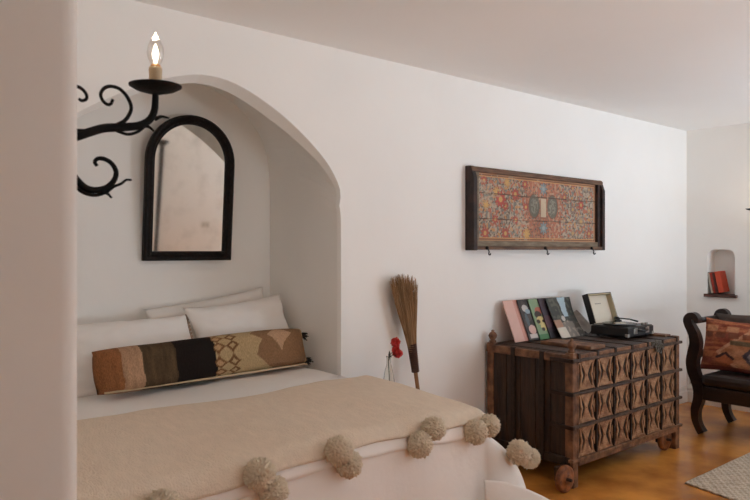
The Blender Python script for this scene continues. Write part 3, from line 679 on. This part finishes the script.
# ------------------------------------------------------------------ carved dowry chest
CX0,CX1,CY0,CY1,CZ0,CZ1 = 3.742,5.135,2.50,3.20,0.140,0.838
ch = thing('carved_chest', 'old carved wooden chest on wheels under the painted panel', 'chest', ((CX0+CX1)/2,(CY0+CY1)/2,0))
mb = MB(); mb.box(CX0+0.02,CY0+0.03,CZ0,CX1-0.02,CY1,CZ1-0.02); obj('body', mb, RECESS, ch)
for i in range(5):   # side planks, left
    y0 = CY0+0.05+i*(CY1-CY0-0.1)/5; y1 = y0+(CY1-CY0-0.1)/5-0.004
    mb = MB(); mb.box(CX0+0.004,y0,CZ0+0.05,CX0+0.022,y1,CZ1-0.05); obj('side_plank', mb, WOODSIDE, ch, bevel=0.003)
mb = MB(); mb.box(CX1-0.022,CY0+0.05,CZ0+0.05,CX1-0.004,CY1-0.05,CZ1-0.05); obj('side_plank', mb, WOODSIDE, ch)
for xa,xb in ((CX0-0.008,CX0+0.03),(CX1-0.03,CX1+0.008)):
    mb = MB(); mb.box(xa,CY0+0.02,CZ1-0.052,xb,CY1,CZ1); obj('side_rail', mb, RAILW, ch, bevel=0.005)
    mb = MB(); mb.box(xa,CY0+0.02,CZ0-0.005,xb,CY1,CZ0+0.05); obj('side_rail', mb, WOODSIDE, ch, bevel=0.005)
for y in (2.73,2.965):
    mb = MB(); mb.box(CX0-0.013,y-0.017,CZ0,CX0+0.004,y+0.017,CZ1+0.004); obj('iron_strap', mb, STRAP, ch, bevel=0.002)
# corner posts with finials, running down into legs
for px,py,vis in ((CX0+0.028,CY0+0.028,1),(CX1-0.028,CY0+0.028,1),(CX0+0.028,CY1-0.03,1),(CX1-0.028,CY1-0.03,1)):
    mb = MB(); mb.box(px-0.030,py-0.030,0.0,px+0.030,py+0.030,CZ1+0.012); po = obj('corner_post', mb, RAILW, ch, bevel=0.006)
    if (px,py) != (CX1-0.028,CY0+0.028):
        mb = MB(); mb.lathe([(0.022,CZ1+0.012),(0.026,CZ1+0.022),(0.016,CZ1+0.032),(0.027,CZ1+0.048),(0.031,CZ1+0.062),(0.024,CZ1+0.078),(0.010,CZ1+0.088),(0.012,CZ1+0.096),(0.004,CZ1+0.102)],16,(px,py,0)); obj('finial', mb, RAILW, po)
# carved front
LEDGE = mat('dull_brown_ledge','#5c4433',0.6,h2='#34231a',vscale=18,bump=0.3,bscale=50)
NX, NZ = 6, 3
FX0, FX1, FZ0, FZ1 = CX0+0.055, CX1-0.055, CZ0+0.035, CZ1-0.035
cw, chh = (FX1-FX0)/NX, (FZ1-FZ0)/NZ
FN = lambda u,v,d: (u, CY0+0.012-d, v)
mb = MB(); mb.box(FX0-0.02,CY0+0.011,FZ0-0.01,FX1+0.02,CY0+0.035,FZ1+0.01); obj('front_board', mb, RECESS, ch)
def hw(s): return cw*(0.065+0.265*abs(s)**1.4)
for i in range(NX):
    for j in range(NZ):
        x0 = FX0+cw*(i+0.5); z0 = FZ0+chh*(j+0.5); hz = chh*0.43; mb = MB()
        for sg in (-1,1):   # two goblets meeting at the waist
            t = np.linspace(0.0,1,11); P = [(x0+hw(s),z0+sg*s*hz) for s in t]+[(x0-hw(s),z0+sg*s*hz) for s in t[::-1]]
            mb.prism(P,-0.002,0.006,FN)
            mb.ribbon([(x0-hw(1)*0.95,z0+sg*hz*0.93),(x0+hw(1)*0.95,z0+sg*hz*0.93)],chh*0.07,0.004,0.011,FN)
            mb.ribbon([(x0-hw(0.6)*0.7,z0+sg*hz*0.60),(x0+hw(0.6)*0.7,z0+sg*hz*0.60)],chh*0.04,0.004,0.009,FN)
        for sg in (-1,1):   # wavy ridges beyond the dark grooves, then a half lens at the cell edge
            C = [(x0+sg*cw*(0.240+0.195*abs(s)**1.5+0.024*math.sin(abs(s)*2*PI)),z0+s*hz*1.10) for s in np.linspace(-1,1,31)]
            mb.ribbon(C,cw*0.072,-0.002,0.009,FN)
            E = [(x0+sg*cw*0.468,z0-hz*0.52)]+[(x0+sg*(cw*0.468-cw*0.085*(1-(s)**2)),z0+s*hz*0.52) for s in np.linspace(-0.98,0.98,13)]+[(x0+sg*cw*0.468,z0+hz*0.52)]
            mb.prism(E,-0.002,0.005,FN)
        mb.lathe([(0.001,0.004),(0.006,0.003),(0.007,-0.005)],8,(x0,CY0+0.005,z0),Matrix.Rotation(PI/2,3,'X'))
        obj('carved_panel', mb, CARVE, ch, bevel=0.0008)
for i in range(NX+1):
    x = FX0+cw*i; mb = MB(); mb.box(x-0.008,CY0-0.004,FZ0-0.03,x+0.008,CY0+0.03,FZ1+0.03); obj('front_stile', mb, RAILW if i in (0,) else STRAP, ch, bevel=0.003)
for j in range(NZ+1):
    z = FZ0+chh*j; mb = MB(); mb.box(CX0-0.022,CY0-0.016,z-0.010,CX1+0.022,CY0+0.02,z+0.010); obj('front_ledge', mb, LEDGE if j else RAILW, ch, bevel=0.004)
    if 0 < j: 
        mb = MB(); mb.box(CX0-0.022,CY0-0.018,z-0.013,CX0-0.004,CY0+0.16,z+0.011); obj('iron_strap', mb, STRAP, ch, bevel=0.003)
mb = MB(); mb.box(CX0+0.055,CY0-0.008,FZ1+0.010,CX1-0.055,CY0+0.03,CZ1); obj('front_rail', mb, RAILW, ch, bevel=0.004)
mb = MB(); mb.box(CX0+0.055,CY0-0.010,CZ0-0.004,CX1-0.055,CY0+0.03,FZ0-0.010); obj('front_rail', mb, RAILW, ch, bevel=0.004)
# lid: boards across, a raised hatch with straps
for i in range(4):
    y0 = CY0+0.004+i*0.174; mb = MB(); mb.box(CX0+0.02,y0,CZ1-0.02,CX1-0.02,y0+0.171,CZ1+0.004); obj('top_board', mb, WOODTOP, ch, bevel=0.003)
for i in range(NX+1):
    x = FX0+cw*i; mb = MB(); mb.box(x-0.012,CY0-0.012,CZ1+0.003,x+0.012,CY1-0.06,CZ1+0.009); mb.box(x-0.012,CY0-0.013,CZ1-0.05,x+0.012,CY0-0.007,CZ1+0.009); obj('iron_strap', mb, STRAP, ch, bevel=0.002)
mb = MB(); mb.box(CX1-0.10,CY0+0.06,CZ1,CX1-0.01,CY1-0.06,CZ1+0.02); obj('top_edge_rail', mb, RAILW, ch, bevel=0.004)
mb = MB(); mb.box(3.99,2.53,CZ1+0.004,4.17,2.93,CZ1+0.030); obj('raised_batten', mb, RAILW, ch, bevel=0.006)
# hasp with chain at the front edge
mb = MB(); mb.box(4.70,CY0-0.014,CZ1-0.035,4.84,CY0-0.006,CZ1+0.005); mb.box(4.755,CY0-0.018,CZ1-0.07,4.79,CY0-0.008,CZ1+0.012)
for k in range(6):
    c = Vector((4.73+0.018*k,CY0-0.030,CZ1-0.015-0.03*math.sin(k/5*PI)-0.02*(k%2))); pts = [c+Vector((0.013*math.cos(t),0.006*math.sin(t)*(1 if k%2 else -1),0.017*math.sin(t))) for t in np.linspace(0,2*PI,13)]; mb.tube(pts,0.0038,6,cap=False)
obj('iron_hasp', mb, mat('bright_worn_iron','#7d756b',0.45,0.7,var=0.4,vscale=60), ch)
# wheels
WHL = mat('orange_worn_wheel','#9a5a2a',0.6,h2='#5d3419',vscale=25,bump=0.2,bscale=60)
def wheel(c):
    c = Vector(c); M = Matrix.Rotation(PI/2,3,'X'); mb = MB(); mb.lathe([(0.012,-0.017),(0.03,-0.024),(0.034,-0.017),(0.066,-0.017),(0.082,-0.014),(0.084,0),(0.082,0.014),(0.066,0.017),(0.034,0.017),(0.03,0.024),(0.012,0.017)],28,c,M); wl = obj('wheel', mb, WHL, ch)
    mb = MB(); d = M@Vector((0,0,1)); mb.tube([c-d*0.05,c+d*0.05],0.010,10); obj('axle', mb, STRAP, wl)
wheel((3.655,2.50,0.084)); wheel((5.00,2.545,0.084)); wheel((3.655,3.12,0.084)); wheel((5.00,3.12,0.084))
for bb in ((3.635,2.532,0.06,3.77,2.565,0.15),(3.635,3.06,0.06,3.77,3.092,0.15),(4.98,2.577,0.05,5.04,2.61,0.15),(4.98,3.06,0.05,5.04,3.092,0.15)):
    mb = MB(); mb.box(*bb); obj('axle_block', mb, WOODSIDE, ch, bevel=0.004)

# ------------------------------------------------------------------ records leaning on the wall
ztop = CZ1+0.010
PRINT = mat_attr('printed_card', 0.45, 0.02, 30, None, 0.03, 0.4)
def cov_pink(U,V):
    c = np.tile(rgb('#d6aa9c'),(len(U),1)); c[(U>0.36)] = rgb('#c98f80'); return c
def cov_figure(U,V):
    c = np.tile(rgb('#2a2525'),(len(U),1))
    f = np.array([nz(a*5,b*5,3) for a,b in zip(U,V)]); c[f>0.2] = rgb('#453d3b')
    m = ((U-0.20)/0.11)**2+((V-0.78)/0.09)**2<1; c[m] = rgb('#b9b2ac'); m = ((U-0.27)/0.09)**2+((V-0.70)/0.06)**2<1; c[m] = rgb('#8fa0a8')
    m = ((U-0.24)/0.13)**2+((V-0.26)/0.11)**2<1; c[m] = rgb('#cfa89c'); m = (np.abs(U-0.22)<0.14)&(np.abs(V-0.10)<0.05); c[m] = rgb('#c9beb6')
    m = ((U-0.16)/0.06)**2+((V-0.5)/0.16)**2<1; c[m] = rgb('#4d5a60'); return c
def cov_green(U,V):
    c = np.tile(rgb('#7f9473'),(len(U),1))
    for a,b,r,h in ((0.26,0.70,0.13,'#b0604c'),(0.20,0.60,0.13,'#3a2a20'),(0.24,0.45,0.15,'#c9b275'),(0.30,0.30,0.13,'#d3bd7e'),(0.14,0.44,0.07,'#3a2a20'),(0.33,0.44,0.05,'#3a2a20'),(0.24,0.24,0.06,'#3a2a20')):
        m = ((U-a)/r)**2+((V-b)/(r*0.75))**2<1; c[m] = rgb(h)
    m = (U>0.36); c[m] = rgb('#332622'); m = V<0.12; c[m]=rgb('#4c7a4e'); return c
def cov_dark(U,V):
    c = np.tile(rgb('#33232a'),(len(U),1)); m = ((U-0.1)/0.18)**2+((V-0.42)/0.16)**2<1; c[m] = rgb('#54343a'); m = V<0.16; c[m]=rgb('#231a1c'); m=(U<0.12)&(V>0.6); c[m]=rgb('#3d2b38'); return c
def cov_street(U,V):
    # a plain avenue: pale sky between dark trees, grey road, warm and pale patches
    c = np.tile(rgb('#3d3f3a'),(len(U),1)); f = np.array([nz(a*9,b*9,6) for a,b in zip(U,V)]); c[f>0.15] = rgb('#5a5a50')
    sky = (np.abs(U-0.60)<0.09+0.16*np.maximum(0,V-0.55)+0.03*f)&(V>0.50); c[sky] = rgb('#a9bcc4')
    road = V<0.40-0.18*np.abs(U-0.55); c[road] = rgb('#7b746c'); m = road&(f>0.12); c[m] = rgb('#9a9084')
    m = (U<0.30)&(V<0.44)&(V>0.28+0.3*U-0.1); c[m] = rgb('#a8806a'); m=(U<0.36)&(V<0.26); c[m]=rgb('#cdc2b4')
    m = ((U-0.44)/0.08)**2+((V-0.46)/0.07)**2<1; c[m] = rgb('#c2bdb4')
    m = (U>0.75)&(V<0.5)&(f>-0.1); c[m] = rgb('#4b4640'); return c
def record(name, label, x, yb, colf, curve=0.0, dz=0.286, dy=0.118, W=0.31):
    def pos(u, v):
        cz = v*dz; cy = dy*v + curve*math.sin(v*PI)*(0.4+0.6*u)
        return (u*W, cy, cz)
    o = grid_obj(name, 70, 70, pos, colf, PRINT, None, 0.005, offset=1, local=True)
    o.location = (x, yb, ztop); tag(o, label, 'record', 'records leaning on the wall above the chest')
    return o
record('record_sleeve','pink record sleeve, leftmost of those leaning on the wall',3.885,3.066,cov_pink)
record('record_sleeve','black record sleeve with pale figures, right of the pink one',4.034,3.056,cov_figure)
record('record_sleeve','green record sleeve with yellow and dark faces, left of the tree lined street one',4.150,3.046,cov_green)
record('record_sleeve','dark plum record sleeve, a narrow strip left of the street one',4.258,3.036,cov_dark)
record('record_sleeve','record sleeve showing a grey street and blue sky, rightmost and slightly bowed',4.330,2.985,cov_street,curve=0.026,dy=0.150)
# curled pale inner sleeve between the records and the player
PAPER = mat('pale_paper_sleeve','#ded8cf',0.6,h2='#a8a097',vscale=12)
def ppos(u,v):
    z = 0.17*v*(0.25+0.75*u); x = 0.20*u-0.05*v; y = 0.14*v**1.3+0.04*math.sin(u*PI)*v
    return (x,y,z+0.02*(1-v)*math.sin(u*PI*2)**2)
o = grid_obj('paper_sleeve', 24, 24, ppos, None, PAPER, None, 0.002, local=True); o.location = (4.655,3.035,ztop+0.003); tag(o,'curled pale paper sleeve between the leaning records and record player','paper sleeve')

# ------------------------------------------------------------------ suitcase record player
BLK = mat('black_leatherette','#1d1817',0.5,bump=0.2,bscale=200)
CREAM = mat('cream_lid_lining','#d8cfbd',0.7)
CRIM = mat('cream_lid_rim','#b7aa8e',0.7)
CHR = mat('worn_chrome','#a8a29a',0.3,0.9)
TBK = mat('turntable_deck','#2b2523',0.4)
KX0,KX1,KY0,KY1 = 4.665,5.035,2.650,2.960; kz = ztop+0.012
rp = thing('record_player', 'black suitcase record player with open cream lid on the chest', 'record player', ((KX0+KX1)/2,(KY0+KY1)/2,ztop))
mb = MB(); mb.box(KX0,KY0,kz,KX1,KY1,kz+0.066); cs = obj('case', mb, BLK, rp, bevel=0.006)
mb = MB(); mb.box(KX0+0.008,KY0+0.008,kz+0.066,KX1-0.008,KY1-0.008,kz+0.072); obj('deck', mb, TBK, rp, bevel=0.002)
for x in (KX0+0.04,KX1-0.04):
    for y in (KY0+0.04,KY1-0.04): mb = MB(); mb.lathe([(0.014,ztop),(0.014,kz)],12,(x,y,0)); obj('rubber_foot', mb, BLK, rp)
# lid: hinged along the back edge, leaning back
LA = R(18); LH = 0.232
def LM(u,d,h):   # u along x, d depth towards the viewer, h up the lid
    return (u, KY1+0.004+math.sin(LA)*h-math.cos(LA)*d, kz+0.070+math.cos(LA)*h+math.sin(LA)*d)
def lbox(mb,u0,u1,d0,d1,h0,h1):
    vs = [LM(u,d,h) for h in (h0,h1) for u,d in ((u0,d0),(u1,d0),(u1,d1),(u0,d1))]
    mb.add(vs,[(0,3,2,1),(4,5,6,7),(0,1,5,4),(1,2,6,5),(2,3,7,6),(3,0,4,7)])
lx0,lx1 = KX0+0.006,KX1-0.032
mb = MB(); lbox(mb,lx0,lx1,-0.006,0.0,0,LH); lbox(mb,lx0,lx0+0.006,0,0.045,0,LH); lbox(mb,lx1-0.006,lx1,0,0.045,0,LH); lbox(mb,lx0,lx1,0,0.045,LH-0.006,LH)
ld = obj('lid', mb, BLK, rp, bevel=0.001)
mb = MB(); lbox(mb,lx0+0.006,lx1-0.006,0.0,0.004,0.003,LH-0.006); obj('lid_lining', mb, CREAM, ld)
mb = MB(); lbox(mb,lx0+0.006,lx0+0.012,0.004,0.0455,0.003,LH-0.006); lbox(mb,lx1-0.012,lx1-0.006,0.004,0.0455,0.003,LH-0.006); lbox(mb,lx0+0.006,lx1-0.006,0.004,0.0455,LH-0.012,LH-0.006); obj('lid_rim', mb, CRIM, ld)
mb = MB(); 
for k in range(7):
    u = lx0+0.13+k*0.012; lbox(mb,u,u+0.008,0.004,0.0045,0.150,0.158)
obj('lid_lettering', mb, mat('grey_lettering','#8a8378',0.6), ld)
mb = MB(); mb.lathe([(0.002,0.0),(0.118,0.0),(0.118,0.010),(0.002,0.010)],40,(KX0+0.145,KY0+0.15,kz+0.072)); obj('platter', mb, TBK, rp)
for p in ((KX1-0.06,KY1-0.05,0.02),): 
    mb = MB(); mb.lathe([(0.026,0),(0.026,0.018),(0.012,0.022),(0.012,0.034)],20,(p[0],p[1],kz+0.072)); mb.tube([(p[0],p[1],kz+0.104),(p[0]-0.01,p[1]-0.10,kz+0.104),(p[0]-0.05,p[1]-0.19,kz+0.096)],[0.005,0.005,0.007],8); mb.tube([(p[0],p[1],kz+0.104),(p[0]+0.006,p[1]+0.03,kz+0.104)],0.011,10); obj('tonearm', mb, BLK, rp)
for x in (KX1-0.10,KX1-0.05):
    mb = MB(); mb.lathe([(0.014,0),(0.013,0.016),(0.003,0.018)],16,(x,KY0+0.035,kz+0.072)); obj('knob', mb, CHR, rp)
for x in (KX0+0.10,KX1-0.10):
    mb = MB(); mb.box(x-0.024,KY0-0.006,kz+0.018,x+0.024,KY0,kz+0.058); mb.box(x-0.016,KY0-0.011,kz+0.030,x+0.016,KY0-0.006,kz+0.064); obj('latch', mb, CHR, rp, bevel=0.002)
mb = MB(); hx = (KX0+KX1)/2; mb.tube(spline([(hx-0.06,KY0-0.001,kz+0.04),(hx-0.055,KY0-0.022,kz+0.045),(hx,KY0-0.03,kz+0.040),(hx+0.055,KY0-0.022,kz+0.045),(hx+0.06,KY0-0.001,kz+0.04)],5),0.008,8); obj('carry_handle', mb, BLK, rp)
for x in (KX0-0.001,KX1-0.027):
    for y in (KY0-0.001,): mb = MB(); mb.box(x,y,kz-0.001,x+0.028,y+0.028,kz+0.024); obj('corner_guard', mb, CHR, rp, bevel=0.003)
vin = thing('vinyl_record', 'black vinyl record lying on the turntable platter', 'record', (KX0+0.145,KY0+0.15,kz+0.082))
mb = MB(); mb.lathe([(0.003,0.082),(0.128,0.082),(0.130,0.0835),(0.128,0.085),(0.003,0.085)],48,(KX0+0.145,KY0+0.15,kz)); obj('disc', mb, mat('black_vinyl','#141212',0.22), vin)
mb = MB(); mb.lathe([(0.003,0.0851),(0.045,0.0851),(0.045,0.0856),(0.003,0.0856)],30,(KX0+0.145,KY0+0.15,kz)); obj('centre_label', mb, mat('pale_record_label','#c9bfae',0.6), vin)

# ------------------------------------------------------------------ recess with books on the far wall
sh = MB(); sh.box(XW-0.035,RY0-0.022,RZ0-0.028,XW+RD,RY1+0.022,RZ0+0.002)
o = obj('niche_shelf', sh, mat('reddish_wood_shelf','#5b3426',0.5,h2='#3c2017',vscale=20,stretch=(1,0.3,1)), bevel=0.003); tag(o,'thin reddish wood shelf at the foot of the small wall recess','shelf')
PAGE = mat('book_pages','#cfc4b0',0.8,var=0.1,vscale=80)
books = [ # y of the spine foot, thickness, height, tilt degrees, colour, label
 (3.013,0.014,0.205,-6,'#6f6a60','grey book, leftmost on the small recess shelf'),
 (2.991,0.017,0.196,-11,'#c9bcab','pale cream book second from the left in the small recess'),
 (2.968,0.021,0.200,-12,'#a8331f','dark red book third from the left in the small recess'),
 (2.942,0.017,0.198,-12,'#5a2a22','maroon book between the dark red and orange ones in the recess'),
 (2.920,0.050,0.205,-12,'#c5482a','thick orange-red book, rightmost and leaning in the small recess')]
for yb,t,hh,tilt,h,lab in books:
    M_ = mat('book_cloth_'+h[1:],h,0.6,var=0.12,vscale=30)
    b_ = thing('book', lab, 'book', (XW+0.005,yb,RZ0+0.004 + (t*math.sin(R(-tilt)) if 0 else 0)), (R(-tilt*-1)*-1,0,0), 'books in the wall recess')
    # local: x into the recess, y from 0 to -t (to the right), z up; leans to the left (+y) at the top
    mb = MB(); mb.box(0,-t,0,0.004,0,hh); mb.box(0,-0.003,0,0.130,0,hh); mb.box(0,-t,0,0.130,-t+0.003,hh); obj('cover', mb, M_, b_, local=True, bevel=0.0015)
    mb = MB(); mb.box(0.004,-t+0.003,0.004,0.126,-0.003,hh-0.004); obj('pages', mb, PAGE, b_, local=True)
    b_.rotation_euler = (R(tilt),0,0)
    b_.location.z = RZ0+0.003+ (t*abs(math.sin(R(tilt))))

# ------------------------------------------------------------------ dark settee on the far wall
st = thing('settee', 'dark carved wooden settee with scrolled arm and leather seat', 'settee', (5.95,1.75,0))
prof = [(2.600,0.905),(2.604,0.935),(2.629,0.957),(2.660,0.952),(2.676,0.925),(2.668,0.89),(2.645,0.845),(2.625,0.80),(2.615,0.735),(2.630,0.655),(2.642,0.585),(2.634,0.510),(2.604,0.430),(2.586,0.350),(2.592,0.275),(2.613,0.200),(2.612,0.120),(2.588,0.055),(2.560,0.012)]
wid = [0.03,0.042,0.055,0.062,0.066,0.068,0.072,0.078,0.085,0.088,0.088,0.086,0.082,0.080,0.074,0.064,0.056,0.052,0.056]
PW = spline([(a,b,c) for (a,b),c in zip(prof,wid)],5)
def post(name, x0, x1, flip=False):
    mb = MB(); YC = 1.75
    P = [(2*YC-a if flip else a,b) for a,b,_ in PW]
    mb.ribbon(P,[c for _,_,c in PW],x0,x1,lambda u,v,d:(d,u,max(0,v))); return obj(name, mb, DKWOOD, st, bevel=0.008)
for fl_ in (False,True):
    post('front_post',5.63,5.70,fl_); post('back_post',6.20,6.26,fl_)
    yy = lambda y: 3.5-y if fl_ else y
    mb = MB(); mb.tube([(5.70,yy(2.655),0.912),(6.20,yy(2.655),0.912)],0.024,14); obj('arm_roll', mb, DKWOOD, st)
    mb = MB(); mb.box(5.70,min(yy(2.645),yy(2.685)),0.60,6.20,max(yy(2.645),yy(2.685)),0.66); obj('arm_rail', mb, DKWOOD, st, bevel=0.01)
    mb = MB(); mb.box(5.70,min(yy(2.56),yy(2.62)),0.30,6.20,max(yy(2.56),yy(2.62)),0.40); obj('side_rail', mb, DKWOOD, st, bevel=0.01)
# front apron with a dipping lower edge
P = [(2.58,0.395),(2.58,0.29)]+[(y,0.285-0.055*max(0,math.cos((y-1.75)*PI/0.98))**2) for y in np.linspace(2.5,1.0,41)]+[(0.92,0.29),(0.92,0.395)]
mb = MB(); mb.prism(P,5.635,5.675,lambda u,v,d:(d,u,v)); obj('front_apron', mb, DKWOOD, st, bevel=0.006)
mb = MB(); mb.box(5.675,0.93,0.33,6.22,2.57,0.40); obj('seat_frame', mb, DKWOOD, st)
mb = MB(); mb.box(5.625,0.935,0.40,6.20,2.565,0.498); obj('leather_seat', mb, LEATHER, st, bevel=0.035)
mb = MB(); mb.box(6.21,0.93,0.40,6.25,2.57,0.84); obj('back_panel', mb, DKWOOD, st, bevel=0.01)
mb = MB(); mb.tube([(6.23,0.90,0.86),(6.23,2.60,0.86)],0.035,14); obj('crest_rail', mb, DKWOOD, st)
# cushions
KIL = mat_attr('kilim_cushion_wool',0.95,0.5,200,(1,1,1),0.3)
def kcol(U,V):
    c = np.tile(rgb('#9c5b41'),(len(U),1)); f = np.array([nz(a*4,b*22,4) for a,b in zip(U,V)]); g = np.array([nz(a*30,b*30,8) for a,b in zip(U,V)])
    c[f>0.16] = rgb('#8a4a3a'); c[f<-0.2] = rgb('#b5714d')
    def poly_lines(cx,cz,rx,rz,wd,h):
        d = np.abs(U-cx)/rx+np.abs(V-cz)/rz; c[np.abs(d-1)<wd] = rgb(h)
    d = np.abs(U-0.72)/0.44+np.abs(V-0.36)/0.42; c[d<1] = rgb('#a87352')
    poly_lines(0.72,0.36,0.44,0.42,0.075,'#c08e6e')
    c[(np.abs(U-0.40)/0.15+np.abs(V-0.26)/0.12)<1] = rgb('#3a2624'); c[(np.abs(U-0.40)/0.15+np.abs(V-0.20)/0.12)<1] = rgb('#a65f3f')
    c[(np.abs(U-0.76)/0.12+np.abs(V-0.33)/0.16)<1] = rgb('#4a4145'); c[(np.abs(U-0.78)/0.06+np.abs(V-0.33)/0.09)<1] = rgb('#8a7f80')
    m = (V>0.62)&(V<0.72)&(np.abs(((U*5)%1)-0.5)<0.36); c[m] = rgb('#7a4a37'); m = (V>0.74)&(V<0.86)&(np.abs(((U*3.2)%1)-0.5)<0.3); c[m] = rgb('#c08a66'); m = (V>0.51)&(V<0.60)&(U>0.45)&(U<0.8); c[m] = rgb('#6d5a44')
    c[V<0.10] = rgb('#7c3e33'); c *= (1+0.25*g)[:,None]; return np.clip(c,0,1)
def cushion_obj(name, label, W, Hh, T, loc, rot, m, colf=None, seed=0, cat='cushion', group=None):
    nu, nv = 60, 60; mb = pillow_mb(W,Hh,T,nu,nv,seed,0.07,0.014); o = obj(name, mb, m, fixn=False)
    if colf:
        k = (nu+1)*(nv+1); U,V = np.meshgrid(np.linspace(0,1,nu+1),np.linspace(0,1,nv+1)); cc = colf(U.ravel(),V.ravel()); cc = np.vstack([cc,cc])
        at = o.data.attributes.new('pattern','FLOAT_COLOR','POINT'); at.data.foreach_set('color',np.column_stack([cc,np.ones(len(cc))]).astype(np.float32).ravel())
    weld(o); o.location = loc; o.rotation_euler = rot; return tag(o,label,cat,group)
cushion_obj('kilim_cushion','rust orange kilim cushion leaning on the dark settee',0.52,0.44,0.15,(5.86,2.385,0.712),(R(-14),R(2),R(-86)),KIL,kcol,2)
BRN = mat('dark_taupe_velvet','#4a3b33',0.9,var=0.2,vscale=15)
cushion_obj('sofa_cushion','dark taupe cushion just behind the kilim one, at the settee scrolled arm',0.50,0.48,0.13,(6.07,2.40,0.738),(R(-14),R(-3),R(-90)),BRN,None,5)
cushion_obj('sofa_cushion','dark taupe cushion farther along the settee, cut by the photo right edge',0.50,0.48,0.13,(6.07,1.88,0.738),(R(-14),R(2),R(-90)),BRN,None,7)

# outlet just above the far baseboard
ol = thing('wall_outlet','small wall outlet low beside the corner behind the settee','outlet',(XW,3.185,0.17))
mb = MB(); mb.box(XW-0.006,3.135,0.175,XW,3.20,0.285); obj('plate', mb, mat('outlet_plastic','#d0c9c0',0.45), ol, bevel=0.002)
mb = MB(); mb.box(XW-0.009,3.150,0.19,XW-0.006,3.185,0.225); mb.box(XW-0.009,3.150,0.235,XW-0.006,3.185,0.27); obj('sockets', mb, mat('outlet_socket','#4c443e',0.5), ol)

# ------------------------------------------------------------------ rug
RUG = mat_attr('woven_jute',0.97,0.6,140,None,0.25)
def rcol(U,V):
    c = np.tile(rgb('#cdbda9'),(len(U),1)); a = U*1.2; b = V*1.3
    m = ((np.floor(a*40)+np.floor(b*40))%2)==0; c[m] = rgb('#b3a18c'); g = np.array([nz(x*14,y*14) for x,y in zip(a,b)]); c *= (1+0.18*g)[:,None]; return c
def rpos(u,v):
    x = 1.2*u; y = 1.3*(v-1); return (x + 0.30*(v-1), y, 0.012+0.0035*math.sin(x*70)*math.sin(y*70)+0.002*nz(x*5,y*5))
rg = grid_obj('woven_rug', 220, 150, rpos, rcol, RUG, None, 0.012, offset=-1, local=True)
rg.location = (4.375,2.09,0.001); tag(rg,'pale woven jute rug on the floor in front of the chest and settee','rug')
